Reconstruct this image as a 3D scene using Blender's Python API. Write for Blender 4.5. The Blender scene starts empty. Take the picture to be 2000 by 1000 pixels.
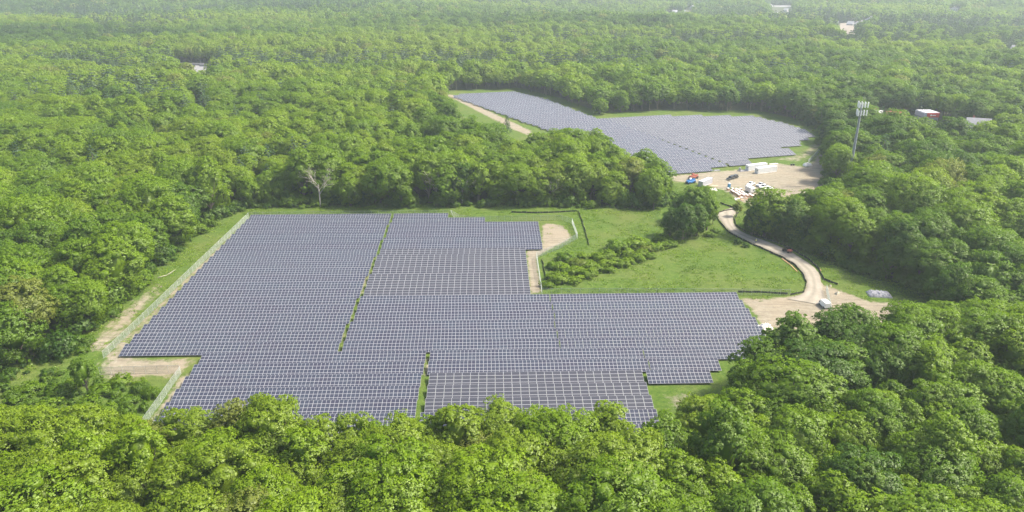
import bpy, math, random
import numpy as np
from mathutils import Vector, Matrix

R = math.radians
scene = bpy.context.scene
COL = scene.collection

# ------------------------------------------------------------------ camera, sky, sun, exposure
F, YH, H = 1400.0, -65.0, 97.5                 # focal length and horizon in photo pixels, drone height in metres
PITCH = math.atan((500 - YH) / F)
cam_d = bpy.data.cameras.new('camera')
cam = bpy.data.objects.new('camera', cam_d)
COL.objects.link(cam)
cam_d.sensor_width = 36.0
cam_d.lens = 36.0 * F / 2000.0
cam_d.clip_start = 1.0
cam_d.clip_end = 20000.0
cam.location = (0, 0, H)
cam.rotation_euler = (R(90) - PITCH, 0, 0)
scene.camera = cam

SUN_EL, SUN_AZ = R(52), R(84)                  # azimuth clockwise from +Y (the view direction)
world = bpy.data.worlds.new('World')
scene.world = world
world.use_nodes = True
wn = world.node_tree
bg = wn.nodes['Background']
sky = wn.nodes.new('ShaderNodeTexSky')
sky.sky_type = 'NISHITA'
sky.sun_disc = False
sky.sun_elevation = SUN_EL
sky.sun_rotation = SUN_AZ
sky.air_density = 1.2
sky.dust_density = 5.0
sky.ozone_density = 1.0
wn.links.new(sky.outputs[0], bg.inputs[0])
bg.inputs[1].default_value = 0.15

sun_d = bpy.data.lights.new('sun', 'SUN')
sun_d.energy = 4.1
sun_d.angle = R(5)
sun_d.color = (1.0, 0.94, 0.80)
sun = bpy.data.objects.new('sun', sun_d)
COL.objects.link(sun)
sdir = Vector((math.sin(SUN_AZ) * math.cos(SUN_EL), math.cos(SUN_AZ) * math.cos(SUN_EL), math.sin(SUN_EL)))
sun.rotation_euler = sdir.to_track_quat('Z', 'Y').to_euler()
sun.location = (200, 0, 300)

vs = scene.view_settings
vs.view_transform = 'Standard'
vs.look = 'None'
vs.gamma = 1.0
vs.use_curve_mapping = False
vs.exposure = 0.99
HAZE_DENSITY = 0.00016

cy = scene.cycles
cy.max_bounces = 6
cy.diffuse_bounces = 3
cy.glossy_bounces = 2
cy.transmission_bounces = 3
cy.transparent_max_bounces = 8
cy.volume_bounces = 1
cy.use_denoising = True
cy.sample_clamp_indirect = 4.0

# ------------------------------------------------------------------ helpers
def at(px, py, z=0.0):
    """world x, y of the point at height z that the photo shows at pixel (px, py)"""
    dx, dy = (px - 1000) / F, -(py - 500) / F
    cp, sp = math.cos(PITCH), math.sin(PITCH)
    d = (dx, cp + dy * sp, -sp + dy * cp)
    t = (z - H) / d[2]
    return d[0] * t, d[1] * t

def poly_at(pts, z=0.0):
    return [at(p[0], p[1], p[2] if len(p) > 2 else z) for p in pts]

def project(x, y, z):
    cp, sp = math.cos(PITCH), math.sin(PITCH)
    dz = z - H
    depth = y * cp - dz * sp
    up = y * sp + dz * cp
    return 1000 + F * x / depth, 500 - F * up / depth, depth

def inside(P, poly):
    x, y = P[:, 0], P[:, 1]
    r = np.zeros(len(P), bool)
    n = len(poly)
    for i in range(n):
        x0, y0 = poly[i]
        x1, y1 = poly[(i + 1) % n]
        if y0 == y1:
            continue
        c = (y0 > y) != (y1 > y)
        r ^= c & (x < (x1 - x0) * (y - y0) / (y1 - y0) + x0)
    return r

def edge_dist(P, poly, closed=True):
    d = np.full(len(P), 1e9)
    n = len(poly)
    for i in range(n if closed else n - 1):
        a = np.array(poly[i]); b = np.array(poly[(i + 1) % n])
        ab = b - a
        t = np.clip(((P - a) @ ab) / max(ab @ ab, 1e-9), 0, 1)
        d = np.minimum(d, np.hypot(*(P - a - t[:, None] * ab).T))
    return d

def soft_mask(P, poly, soft):
    s = edge_dist(P, poly)
    s = np.where(inside(P, poly), s, -s)
    return np.clip(0.5 + s / (2 * soft), 0, 1)

_perm = np.random.RandomState(5).rand(256, 256)
def vnoise(P, scale, seed=0):
    q = np.asarray(P) / scale + seed * 17.31
    i = np.floor(q).astype(int)
    f = q - i
    f = f * f * (3 - 2 * f)
    g = lambda a, b: _perm[(i[:, 0] + a) % 256, (i[:, 1] + b) % 256]
    return (g(0, 0) * (1 - f[:, 0]) + g(1, 0) * f[:, 0]) * (1 - f[:, 1]) + (g(0, 1) * (1 - f[:, 0]) + g(1, 1) * f[:, 0]) * f[:, 1]

def mesh_np(name, V, Q=None, T=None, mats=(), mi=None, smooth=False):
    """mesh from numpy arrays of vertices, quads and triangles (material index per face, quads first)"""
    V = np.asarray(V, np.float32)
    Q = np.zeros((0, 4), np.int32) if Q is None or len(Q) == 0 else np.asarray(Q, np.int32)
    T = np.zeros((0, 3), np.int32) if T is None or len(T) == 0 else np.asarray(T, np.int32)
    me = bpy.data.meshes.new(name)
    me.vertices.add(len(V))
    me.vertices.foreach_set('co', V.ravel())
    me.loops.add(Q.size + T.size)
    me.loops.foreach_set('vertex_index', np.concatenate([Q.ravel(), T.ravel()]).astype(np.int32))
    nf = len(Q) + len(T)
    me.polygons.add(nf)
    st = np.concatenate([np.arange(len(Q)) * 4, Q.size + np.arange(len(T)) * 3]).astype(np.int32)
    me.polygons.foreach_set('loop_start', st)
    try:
        me.polygons.foreach_set('loop_total', np.concatenate([np.full(len(Q), 4), np.full(len(T), 3)]).astype(np.int32))
    except Exception:
        pass
    for m in mats:
        me.materials.append(m)
    if mi is not None:
        me.polygons.foreach_set('material_index', np.asarray(mi, np.int32))
    me.update(calc_edges=True)
    me.polygons.foreach_set('use_smooth', np.full(nf, bool(smooth)))
    me.validate()
    return me

def link(name, data, parent=None, loc=(0, 0, 0), rz=0.0, kind=None, label=None):
    o = bpy.data.objects.new(name, data)
    COL.objects.link(o)
    o.parent = parent
    o.location = loc
    o.rotation_euler = (0, 0, rz)
    if kind: o['kind'] = kind
    if label: o['label'] = label
    return o

def tag(o, label, cat, group=None):
    o['label'] = label
    o['category'] = cat
    if group: o['group'] = group
    return o

def thing(name, label, cat, loc=(0, 0, 0), rz=0.0, group=None):
    o = bpy.data.objects.new(name, None)
    o.empty_display_size = 0.5
    COL.objects.link(o)
    o.location = loc
    o.rotation_euler = (0, 0, rz)
    return tag(o, label, cat, group)

def copy_tree(o, loc=None, rz=None, label=None, parent=None):
    c = o.copy()
    COL.objects.link(c)
    if parent is not None: c.parent = parent
    if loc is not None: c.location = loc
    if rz is not None: c.rotation_euler = (0, 0, rz)
    if label: c['label'] = label
    for ch in list(o.children):
        copy_tree(ch, parent=c)
    return c

class MB:
    """collects boxes, tubes and faces; build() links them as one mesh object"""
    def __init__(s):
        s.v, s.f, s.m = [], [], []
    def add(s, V, Fs, m=0):
        b = len(s.v)
        s.v += [tuple(x) for x in V]
        s.f += [tuple(b + i for i in f) for f in Fs]
        s.m += [m] * len(Fs)
        return s
    def box(s, c, d, rz=0.0, m=0, taper=1.0, rx=0.0):
        x, y, z = d[0] / 2, d[1] / 2, d[2] / 2
        V = []
        for sz in (-1, 1):
            k = taper if sz > 0 else 1.0
            for sx, sy in ((-1, -1), (1, -1), (1, 1), (-1, 1)):
                V.append(Vector((sx * x * k, sy * y * k, sz * z)))
        M = Matrix.Translation(c) @ Matrix.Rotation(rz, 4, 'Z') @ Matrix.Rotation(rx, 4, 'X')
        V = [M @ q for q in V]
        return s.add(V, [(3, 2, 1, 0), (4, 5, 6, 7), (0, 1, 5, 4), (1, 2, 6, 5), (2, 3, 7, 6), (3, 0, 4, 7)], m)
    def tube(s, a, b, r0, r1=None, n=6, m=0, caps=True):
        r1 = r0 if r1 is None else r1
        a, b = Vector(a), Vector(b)
        w = (b - a).normalized()
        u = w.orthogonal().normalized()
        t = w.cross(u)
        V = [p + (u * math.cos(2 * math.pi * i / n) + t * math.sin(2 * math.pi * i / n)) * r for p, r in ((a, r0), (b, r1)) for i in range(n)]
        Fs = [(i, (i + 1) % n, n + (i + 1) % n, n + i) for i in range(n)]
        if caps:
            Fs += [tuple(range(n - 1, -1, -1)), tuple(range(n, 2 * n))]
        return s.add(V, Fs, m)
    def prism(s, prof, y0, y1, m=0):
        """profile in x-z, extruded along y"""
        n = len(prof)
        V = [(x, y0, z) for x, z in prof] + [(x, y1, z) for x, z in prof]
        return s.add(V, [(i, (i + 1) % n, n + (i + 1) % n, n + i) for i in range(n)] + [tuple(range(n - 1, -1, -1)), tuple(range(n, 2 * n))], m)
    def build(s, name, mats, parent=None, loc=(0, 0, 0), rz=0.0, kind=None, label=None, smooth=False, bevel=0.0):
        me = bpy.data.meshes.new(name)
        me.from_pydata(s.v, [], s.f)
        for q in (mats if isinstance(mats, (list, tuple)) else [mats]):
            me.materials.append(q)
        me.polygons.foreach_set('material_index', s.m)
        me.polygons.foreach_set('use_smooth', [smooth] * len(s.f))
        me.update()
        import bmesh
        bm = bmesh.new(); bm.from_mesh(me)
        bmesh.ops.recalc_face_normals(bm, faces=bm.faces)
        bm.to_mesh(me); bm.free()
        o = link(name, me, parent, loc, rz, kind, label)
        if bevel:
            md = o.modifiers.new('bevel', 'BEVEL'); md.width = bevel; md.segments = 1
        return o

# ------------------------------------------------------------------ materials
def new_mat(name):
    m = bpy.data.materials.new(name)
    m.use_nodes = True
    nt = m.node_tree
    nt.nodes.clear()
    out = nt.nodes.new('ShaderNodeOutputMaterial')
    return m, nt, out

def N(nt, t, **k):
    n = nt.nodes.new(t)
    for a, b in k.items():
        setattr(n, a, b)
    return n

def mixc(nt, fac, a, b, blend='MIX'):
    n = N(nt, 'ShaderNodeMix', data_type='RGBA', blend_type=blend)
    for i, x in ((0, fac), (6, a), (7, b)):
        if hasattr(x, 'is_linked') or isinstance(x, bpy.types.NodeSocket):
            nt.links.new(x, n.inputs[i])
        elif i == 0:
            n.inputs[0].default_value = x
        else:
            n.inputs[i].default_value = (*x, 1)
    return n.outputs[2]

def noise(nt, scale, detail=4, rough=0.6, vec=None, dist=0.0):
    n = N(nt, 'ShaderNodeTexNoise')
    n.inputs['Scale'].default_value = scale
    n.inputs['Detail'].default_value = detail
    n.inputs['Roughness'].default_value = rough
    n.inputs['Distortion'].default_value = dist
    nt.links.new(vec if vec is not None else N(nt, 'ShaderNodeNewGeometry').outputs['Position'], n.inputs['Vector'])
    return n.outputs['Fac']

def ramp(nt, fac, stops, interp='LINEAR'):
    n = N(nt, 'ShaderNodeValToRGB')
    cr = n.color_ramp
    cr.interpolation = interp
    while len(cr.elements) < len(stops):
        cr.elements.new(0.5)
    for e, (p, c) in zip(cr.elements, stops):
        e.position = p
        e.color = (*c, 1) if len(c) == 3 else c
    nt.links.new(fac, n.inputs[0])
    return n.outputs[0]

def math_n(nt, op, a, b=None, c=None, clamp=False):
    n = N(nt, 'ShaderNodeMath', operation=op, use_clamp=clamp)
    for i, x in enumerate((a, b, c)):
        if x is None: continue
        if isinstance(x, bpy.types.NodeSocket): nt.links.new(x, n.inputs[i])
        else: n.inputs[i].default_value = x
    return n.outputs[0]

def plain(name, col, rough=0.6, metal=0.0, var=0.12, scale=1.5, bump=0.0, spec=0.5):
    m, nt, out = new_mat(name)
    p = N(nt, 'ShaderNodeBsdfPrincipled')
    p.inputs['Roughness'].default_value = rough
    p.inputs['Metallic'].default_value = metal
    p.inputs['Specular IOR Level'].default_value = spec
    f = noise(nt, scale, 5)
    lo = tuple(c * (1 - var) for c in col); hi = tuple(min(1, c * (1 + var)) for c in col)
    nt.links.new(ramp(nt, f, [(0.3, lo), (0.7, hi)]), p.inputs['Base Color'])
    if bump:
        b = N(nt, 'ShaderNodeBump'); b.inputs['Distance'].default_value = bump
        nt.links.new(noise(nt, scale * 4, 4), b.inputs['Height'])
        nt.links.new(b.outputs[0], p.inputs['Normal'])
    nt.links.new(p.outputs[0], out.inputs[0])
    return m

def leaf_mat(name, stops, transl=0.5, gloss=0.025):
    m, nt, out = new_mat(name)
    a = N(nt, 'ShaderNodeAttribute', attribute_type='INSTANCER', attribute_name='tint')
    col = ramp(nt, a.outputs['Fac'], stops)
    v = noise(nt, 0.55, 3)
    col = mixc(nt, math_n(nt, 'MULTIPLY', v, 0.7), col, (1.28, 1.28, 0.95), 'MULTIPLY')
    li = N(nt, 'ShaderNodeAttribute', attribute_name='leafvar')
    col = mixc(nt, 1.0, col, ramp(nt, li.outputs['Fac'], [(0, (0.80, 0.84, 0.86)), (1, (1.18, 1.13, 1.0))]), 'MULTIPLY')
    d = N(nt, 'ShaderNodeBsdfDiffuse'); t = N(nt, 'ShaderNodeBsdfTranslucent'); g = N(nt, 'ShaderNodeBsdfGlossy')
    g.inputs['Roughness'].default_value = 0.5
    g.inputs['Color'].default_value = (0.9, 0.95, 0.8, 1)
    nt.links.new(col, d.inputs[0])
    nt.links.new(mixc(nt, 0.5, col, (1.15, 1.2, 0.5), 'MULTIPLY'), t.inputs[0])
    x = N(nt, 'ShaderNodeMixShader'); x.inputs[0].default_value = transl
    nt.links.new(d.outputs[0], x.inputs[1]); nt.links.new(t.outputs[0], x.inputs[2])
    y = N(nt, 'ShaderNodeMixShader'); y.inputs[0].default_value = gloss
    nt.links.new(x.outputs[0], y.inputs[1]); nt.links.new(g.outputs[0], y.inputs[2])
    nt.links.new(y.outputs[0], out.inputs[0])
    return m

M = {}
M['leaf'] = leaf_mat('broadleaf', [(0.0, (0.032, 0.084, 0.011)), (0.30, (0.070, 0.146, 0.008)), (0.55, (0.117, 0.208, 0.005)), (0.82, (0.170, 0.266, 0.004)), (1.0, (0.165, 0.190, 0.040))])
M['needle'] = leaf_mat('needles', [(0.0, (0.035, 0.078, 0.036)), (0.5, (0.052, 0.105, 0.045)), (1.0, (0.08, 0.12, 0.06))], 0.2)
M['bark'] = plain('bark', (0.16, 0.13, 0.10), 0.9, var=0.3, scale=3)
M['pale_bark'] = plain('pale_bark', (0.42, 0.38, 0.32), 0.85, var=0.25, scale=3)
M['silver'] = plain('aluminium_frame', (0.31, 0.315, 0.34), 0.55, 0.1, 0.05)
M['steel'] = plain('galvanised_steel', (0.42, 0.44, 0.45), 0.45, 0.6, 0.1)
M['mast'] = plain('mast_steel', (0.27, 0.29, 0.30), 0.6, 0.2, 0.1)
M['earth'] = plain('bare_earth', (0.20, 0.165, 0.135), 0.95, var=0.2, scale=0.1)
M['wire'] = plain('fence_wire', (0.29, 0.33, 0.30), 0.5, 0.2, 0.05)
M['white'] = plain('white_paint', (0.78, 0.78, 0.76), 0.4, var=0.06)
M['dull_white'] = plain('dull_white', (0.62, 0.61, 0.60), 0.6, var=0.12)
M['grey'] = plain('grey_paint', (0.46, 0.46, 0.50), 0.5, var=0.1)
M['black'] = plain('black_paint', (0.02, 0.02, 0.022), 0.35, var=0.2)
M['rubber'] = plain('rubber', (0.03, 0.03, 0.03), 0.85, var=0.2)
M['glass'] = plain('dark_glass', (0.02, 0.025, 0.03), 0.08, var=0.1)
M['blue'] = plain('blue_paint', (0.03, 0.16, 0.42), 0.45, var=0.15)
M['sky_blue'] = plain('blue_plastic', (0.04, 0.24, 0.44), 0.45, var=0.08)
M['red'] = plain('red_paint', (0.52, 0.06, 0.05), 0.5, var=0.15)
M['rust'] = plain('rusty_red', (0.30, 0.09, 0.06), 0.8, var=0.3, scale=4)
M['card'] = plain('cardboard', (0.42, 0.25, 0.15), 0.85, var=0.2, scale=2)
M['wrap'] = plain('white_wrap', (0.80, 0.74, 0.68), 0.4, var=0.1, scale=3)
M['wood'] = plain('timber', (0.52, 0.42, 0.27), 0.8, var=0.2, scale=4)
M['straw'] = plain('straw_wattle', (0.50, 0.32, 0.15), 0.95, var=0.25, scale=4)
M['silt'] = plain('black_fabric', (0.018, 0.02, 0.02), 0.8, var=0.3)
M['stone'] = plain('grey_stone', (0.26, 0.26, 0.29), 0.9, var=0.25, scale=3)
M['boulder'] = plain('pale_boulder', (0.45, 0.40, 0.30), 0.9, var=0.2, scale=2)
M['concrete'] = plain('concrete', (0.20, 0.195, 0.205), 0.9, var=0.15, scale=0.4)
M['roof_grey'] = plain('grey_shingle', (0.22, 0.22, 0.24), 0.85, var=0.15, scale=0.6)
M['siding'] = plain('pale_siding', (0.46, 0.46, 0.46), 0.7, var=0.08)
M['skin'] = plain('skin', (0.45, 0.28, 0.20), 0.6, var=0.05)
M['hi_vis'] = plain('yellow_vest', (0.75, 0.80, 0.12), 0.6, var=0.05)
M['denim'] = plain('dark_denim', (0.05, 0.06, 0.09), 0.8, var=0.1)
M['dark_cloth'] = plain('dark_cloth', (0.04, 0.04, 0.045), 0.8, var=0.1)
M['post_white'] = plain('white_post', (0.46, 0.48, 0.46), 0.5, 0.1, 0.05)

def glass_mat(name, c0, c1):
    m, nt, out = new_mat(name)
    p = N(nt, 'ShaderNodeBsdfPrincipled')
    p.inputs['Roughness'].default_value = 0.22
    p.inputs['IOR'].default_value = 1.32
    f = noise(nt, 0.16, 4, 0.65)
    oi = N(nt, 'ShaderNodeObjectInfo')
    f2 = math_n(nt, 'MULTIPLY_ADD', oi.outputs['Random'], 0.22, math_n(nt, 'SUBTRACT', f, 0.11))
    nt.links.new(ramp(nt, f2, [(0.3, c0), (0.7, c1)]), p.inputs['Base Color'])
    nt.links.new(p.outputs[0], out.inputs[0])
    return m
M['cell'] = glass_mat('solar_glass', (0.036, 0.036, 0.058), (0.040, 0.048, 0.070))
M['cell_grey'] = glass_mat('solar_glass_grey', (0.046, 0.047, 0.062), (0.054, 0.056, 0.070))  # plain modules' own grey; on the far right block, painted sky reflection

# ground materials (dirt amount is stored on the mesh as an attribute)
def ground_mat():
    m, nt, out = new_mat('meadow_ground')
    p = N(nt, 'ShaderNodeBsdfPrincipled')
    p.inputs['Roughness'].default_value = 0.95
    p.inputs['Specular IOR Level'].default_value = 0.1
    n1 = noise(nt, 0.05, 5, 0.6)
    n2 = noise(nt, 0.6, 6, 0.7)
    n3 = noise(nt, 3.0, 5, 0.7)
    g = ramp(nt, n2, [(0.28, (0.040, 0.082, 0.013)), (0.5, (0.074, 0.126, 0.021)), (0.72, (0.115, 0.152, 0.038))])
    g = mixc(nt, ramp(nt, n1, [(0.42, (0, 0, 0)), (0.68, (0.7, 0.7, 0.7))]), g, (0.115, 0.135, 0.042))
    g = mixc(nt, 1.0, g, ramp(nt, n3, [(0.25, (0.6, 0.65, 0.6)), (0.75, (1.3, 1.25, 1.15))]), 'MULTIPLY')
    d = ramp(nt, n2, [(0.25, (0.185, 0.155, 0.110)), (0.55, (0.250, 0.222, 0.170)), (0.8, (0.315, 0.292, 0.238))])
    d = mixc(nt, ramp(nt, n1, [(0.45, (0, 0, 0)), (0.6, (0.6, 0.6, 0.6))]), d, (0.25, 0.205, 0.150))
    d = mixc(nt, 1.0, d, ramp(nt, n3, [(0.2, (0.8, 0.8, 0.8)), (0.8, (1.15, 1.15, 1.15))]), 'MULTIPLY')
    mp = N(nt, 'ShaderNodeMapping')
    mp.inputs['Scale'].default_value = (0.10, 1.1, 1); mp.inputs['Rotation'].default_value = (0, 0, 0.25)
    nt.links.new(N(nt, 'ShaderNodeNewGeometry').outputs['Position'], mp.inputs[0])
    stk = noise(nt, 1.0, 4, 0.6, mp.outputs[0], 0.6)
    d = mixc(nt, 1.0, d, ramp(nt, stk, [(0.3, (0.72, 0.70, 0.68)), (0.5, (1.0, 1.0, 1.0)), (0.7, (1.16, 1.15, 1.12))]), 'MULTIPLY')
    g = mixc(nt, 1.0, g, ramp(nt, stk, [(0.3, (0.84, 0.88, 0.86)), (0.7, (1.12, 1.08, 1.05))]), 'MULTIPLY')
    a = N(nt, 'ShaderNodeAttribute', attribute_name='dirt')
    w = math_n(nt, 'ADD', a.outputs['Fac'], math_n(nt, 'MULTIPLY', math_n(nt, 'SUBTRACT', noise(nt, 0.35, 7, 0.75), 0.5), 1.5))
    w = ramp(nt, w, [(0.38, (0, 0, 0)), (0.66, (1, 1, 1))])
    nt.links.new(mixc(nt, w, g, d), p.inputs['Base Color'])
    b = N(nt, 'ShaderNodeBump'); b.inputs['Distance'].default_value = 0.25; b.inputs['Strength'].default_value = 0.8
    nt.links.new(n3, b.inputs['Height']); nt.links.new(b.outputs[0], p.inputs['Normal'])
    nt.links.new(p.outputs[0], out.inputs[0])
    return m
M['meadow'] = ground_mat()
M['floor'] = plain('forest_floor', (0.045, 0.055, 0.022), 0.95, var=0.4, scale=0.3, bump=0.2)

def road_mat():
    m, nt, out = new_mat('gravel')
    p = N(nt, 'ShaderNodeBsdfPrincipled')
    p.inputs['Roughness'].default_value = 0.95
    p.inputs['Specular IOR Level'].default_value = 0.15
    n1 = noise(nt, 0.25, 6, 0.7); n2 = noise(nt, 4.0, 4, 0.7)
    c = ramp(nt, n1, [(0.3, (0.225, 0.20, 0.165)), (0.7, (0.305, 0.275, 0.23))])
    a = N(nt, 'ShaderNodeAttribute', attribute_name='across')
    tr = ramp(nt, a.outputs['Fac'], [(0.0, (0.70, 0.68, 0.6)), (0.2, (0.98, 0.98, 0.98)), (0.33, (1.16, 1.15, 1.12)), (0.5, (0.84, 0.84, 0.82)), (0.66, (1.16, 1.15, 1.12)), (0.82, (0.98, 0.98, 0.98)), (1.0, (0.70, 0.68, 0.6))])
    c = mixc(nt, 1.0, c, tr, 'MULTIPLY')
    c = mixc(nt, 1.0, c, ramp(nt, n2, [(0.2, (0.85, 0.85, 0.85)), (0.8, (1.12, 1.12, 1.12))]), 'MULTIPLY')
    nt.links.new(c, p.inputs['Base Color'])
    nt.links.new(p.outputs[0], out.inputs[0])
    return m
M['gravel'] = road_mat()

# ------------------------------------------------------------------ layout: array frames and clearings
D1 = R(1.5)
def near(u, v):
    return u * math.cos(D1) - v * math.sin(D1), u * math.sin(D1) + v * math.cos(D1)
D2 = R(15.5)
def far(u, v):
    return u * math.cos(D2) - v * math.sin(D2), u * math.sin(D2) + v * math.cos(D2)
def far_uv(x, y):
    return x * math.cos(D2) + y * math.sin(D2), -x * math.sin(D2) + y * math.cos(D2)

# open ground (tree bases stay outside); pixels of the photo at the height of what is seen there
CLEAR = (poly_at([(425, 424), (485, 407), (600, 403), (800, 403), (1000, 401), (1150, 403), (1270, 408), (1300, 400), (1312, 372)])
         + poly_at([(1316, 352, 12), (1303, 337, 12), (1270, 312, 12), (1210, 292, 12), (1130, 267, 12), (1040, 264, 17), (985, 258, 19), (930, 232, 19), (872, 203, 19), (860, 188)])
         + poly_at([(880, 178), (1010, 173), (1085, 192), (1172, 224), (1240, 220), (1310, 217), (1480, 218), (1560, 236), (1604, 260), (1614, 285), (1622, 335)])
         + poly_at([(1620, 340, 19), (1590, 354, 19), (1560, 370, 19), (1500, 381, 18.5), (1462, 392, 17)])
         + poly_at([(1462, 450), (1488, 459), (1550, 480), (1620, 504), (1682, 534), (1780, 561), (1840, 588)])
         + poly_at([(1860, 556, 17), (1790, 576, 17), (1740, 603, 16), (1690, 600, 16), (1640, 604, 16), (1590, 612, 15), (1550, 630, 14), (1524, 660, 13)])
         + [(71, 159), (58, 150), (50, 144), (46, 137), (43, 130), (38, 124), (0, 125), (-40, 124), (-78, 122), (-100, 124), (-150, 128), (-165, 160)]
         + poly_at([(0, 727), (70, 712), (140, 690), (180, 650), (225, 603), (290, 543), (350, 482)]))
# small openings further off
CLEAR_FAR = [poly_at([(338, 124), (432, 128), (436, 141), (410, 150, 14), (350, 143, 10), (334, 134)]),
             poly_at([(360, 202), (392, 206), (402, 236, 4), (372, 240, 6), (352, 214)]),
             poly_at([(1630, 62, 16), (1680, 62, 16), (1672, 40), (1634, 40)]),
             poly_at([(1500, 22, 15), (1550, 22, 15), (1550, 9), (1500, 9)])]

# ------------------------------------------------------------------ setting: ground, meadow, road
def relief(x, y):
    """rolling ground beyond the solar fields"""
    P = np.column_stack([np.atleast_1d(x), np.atleast_1d(y)]).astype(float)
    k = np.clip((P[:, 1] - 660) / 420, 0, 1)
    k = k * k * (3 - 2 * k)
    Q = P * (0.55, 1.0)
    return k * (30 * (vnoise(Q + 3000, 330, 8) - .42) + 9 * (vnoise(Q + 3000, 110, 9) - .5))
gx = np.concatenate([np.linspace(-7000, -2700, 10)[:-1], np.linspace(-2700, 2700, 136), np.linspace(2700, 7000, 10)[1:]])
gy = np.concatenate([np.linspace(-1500, 600, 12)[:-1], np.linspace(600, 3600, 121), np.linspace(3600, 10000, 14)[1:]])
XX, YY = np.meshgrid(gx, gy)
gi_ = np.arange(XX.size).reshape(XX.shape)
gq = np.stack([gi_[:-1, :-1], gi_[:-1, 1:], gi_[1:, 1:], gi_[1:, :-1]], -1).reshape(-1, 4)
link('ground', mesh_np('ground', np.column_stack([XX.ravel(), YY.ravel(), relief(XX.ravel(), YY.ravel())]), gq, mats=[M['floor']], smooth=True), kind='structure')

DIRT = [  # (pixel polygon, softness in metres, strength)
    ([(150, 690), (255, 590), (320, 545), (325, 560), (215, 690)], 3, 0.62),
    ([(195, 700), (260, 694), (300, 702), (385, 700), (350, 738), (195, 742)], 2.5, 0.74),
    ([(352, 735), (392, 722), (340, 790), (290, 840), (282, 832)], 1.6, 0.72),
    ([(486, 424), (497, 424), (262, 662), (240, 700), (200, 712), (205, 697)], 1.2, 0.66),
    ([(1060, 437), (1098, 440), (1108, 452), (1118, 466), (1062, 494), (1048, 506), (1058, 574), (1036, 574), (1028, 490), (1058, 489)], 1.5, 0.95),
    ([(1442, 583), (1500, 584), (1560, 578), (1600, 555), (1625, 562), (1700, 590), (1765, 592), (1745, 645), (1600, 650), (1490, 638), (1468, 606)], 2.0, 0.95),
    ([(1300, 768), (1350, 772), (1352, 800), (1302, 808)], 3, 0.62),
    ([(1307, 344), (1380, 336), (1460, 330), (1510, 318), (1575, 326), (1600, 300), (1604, 285), (1616, 280), (1640, 345), (1580, 400), (1470, 405), (1445, 394), (1412, 372), (1350, 357), (1316, 357)], 3, 0.80),
    ([(1500, 312), (1560, 300), (1596, 268), (1612, 280), (1600, 300), (1560, 318)], 4, 0.55),
    ([(868, 184), (889, 186), (1038, 256), (1040, 268), (1000, 252), (922, 212)], 2.5, 0.95),
    ([(640, 690), (668, 690), (775, 417), (768, 417)], 1.0, 0.35),
    ([(690, 575), (712, 575), (735, 495), (722, 495)], 1.0, 0.55),
    ([(826, 700), (845, 700), (842, 740), (822, 740)], 1.0, 0.6),
]
STEP = 1.5
xs = np.arange(-190, 262, STEP); ys = np.arange(100, 640, STEP)
GX, GY = np.meshgrid(xs, ys)
GP = np.stack([GX.ravel(), GY.ravel()], 1)
keep = inside(GP, CLEAR) | (edge_dist(GP, CLEAR) < 5)
dirt = np.zeros(len(GP))
for pts, soft, k in DIRT:
    dirt = np.maximum(dirt, k * soft_mask(GP, poly_at(pts), soft))
idx = np.arange(len(GP)).reshape(GX.shape)
quads = np.stack([idx[:-1, :-1], idx[:-1, 1:], idx[1:, 1:], idx[1:, :-1]], -1).reshape(-1, 4)
quads = quads[keep[quads].all(1)]
used = np.unique(quads)
remap = np.full(len(GP), -1); remap[used] = np.arange(len(used))
hz = 0.03 + 0.10 * vnoise(GP, 9, 1) + 0.08 * vnoise(GP, 3.5, 2)
me = mesh_np('meadow', np.column_stack([GP, hz])[used], remap[quads], mats=[M['meadow']], smooth=True)
me.attributes.new('dirt', 'FLOAT', 'POINT').data.foreach_set('value', dirt[used].astype(np.float32))
link('meadow', me, kind='structure')

def strip(name, left, right, mat, z=0.30, sub=6):
    """road between two pixel polylines of equal length, smoothed"""
    def smooth(P):
        P = np.array(P, float); out = []
        for i in range(len(P) - 1):
            p0, p1, p2, p3 = P[max(i - 1, 0)], P[i], P[i + 1], P[min(i + 2, len(P) - 1)]
            for k in range(sub):
                t = k / sub
                out.append(0.5 * (2 * p1 + (p2 - p0) * t + (2 * p0 - 5 * p1 + 4 * p2 - p3) * t * t + (3 * p1 - p0 - 3 * p2 + p3) * t ** 3))
        out.append(P[-1])
        return np.array(out)
    A, B = smooth(poly_at(left)), smooth(poly_at(right))
    V, acr, Q = [], [], []
    nc = 10
    rr = np.random.RandomState(3)
    for i in range(len(A)):
        for j in range(nc + 1):
            p = A[i] + (B[i] - A[i]) * j / nc
            if j in (0, nc): p = p + rr.uniform(-0.35, 0.35, 2)
            V.append((p[0], p[1], z if 0 < j < nc else 0.02)); acr.append(j / nc)
    for i in range(len(A) - 1):
        for j in range(nc):
            a = i * (nc + 1) + j
            Q.append((a, a + 1, a + nc + 2, a + nc + 1))
    me = mesh_np(name, V, Q, mats=[mat], smooth=True)
    me.attributes.new('across', 'FLOAT', 'POINT').data.foreach_set('value', np.array(acr, np.float32))
    return link(name, me, kind='structure')

ROAD_L = [(1408, 413), (1397, 420), (1409, 436), (1424, 453), (1440, 463), (1470, 477), (1502, 491), (1528, 503), (1550, 517), (1566, 534), (1573, 552), (1566, 572), (1530, 584)]
ROAD_R = [(1436, 405), (1440, 414), (1433, 428), (1436, 440), (1450, 453), (1484, 466), (1520, 480), (1552, 496), (1580, 514), (1598, 530), (1606, 552), (1612, 574), (1622, 600)]
strip('gravel_road', ROAD_L, ROAD_R, M['gravel'])

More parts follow.
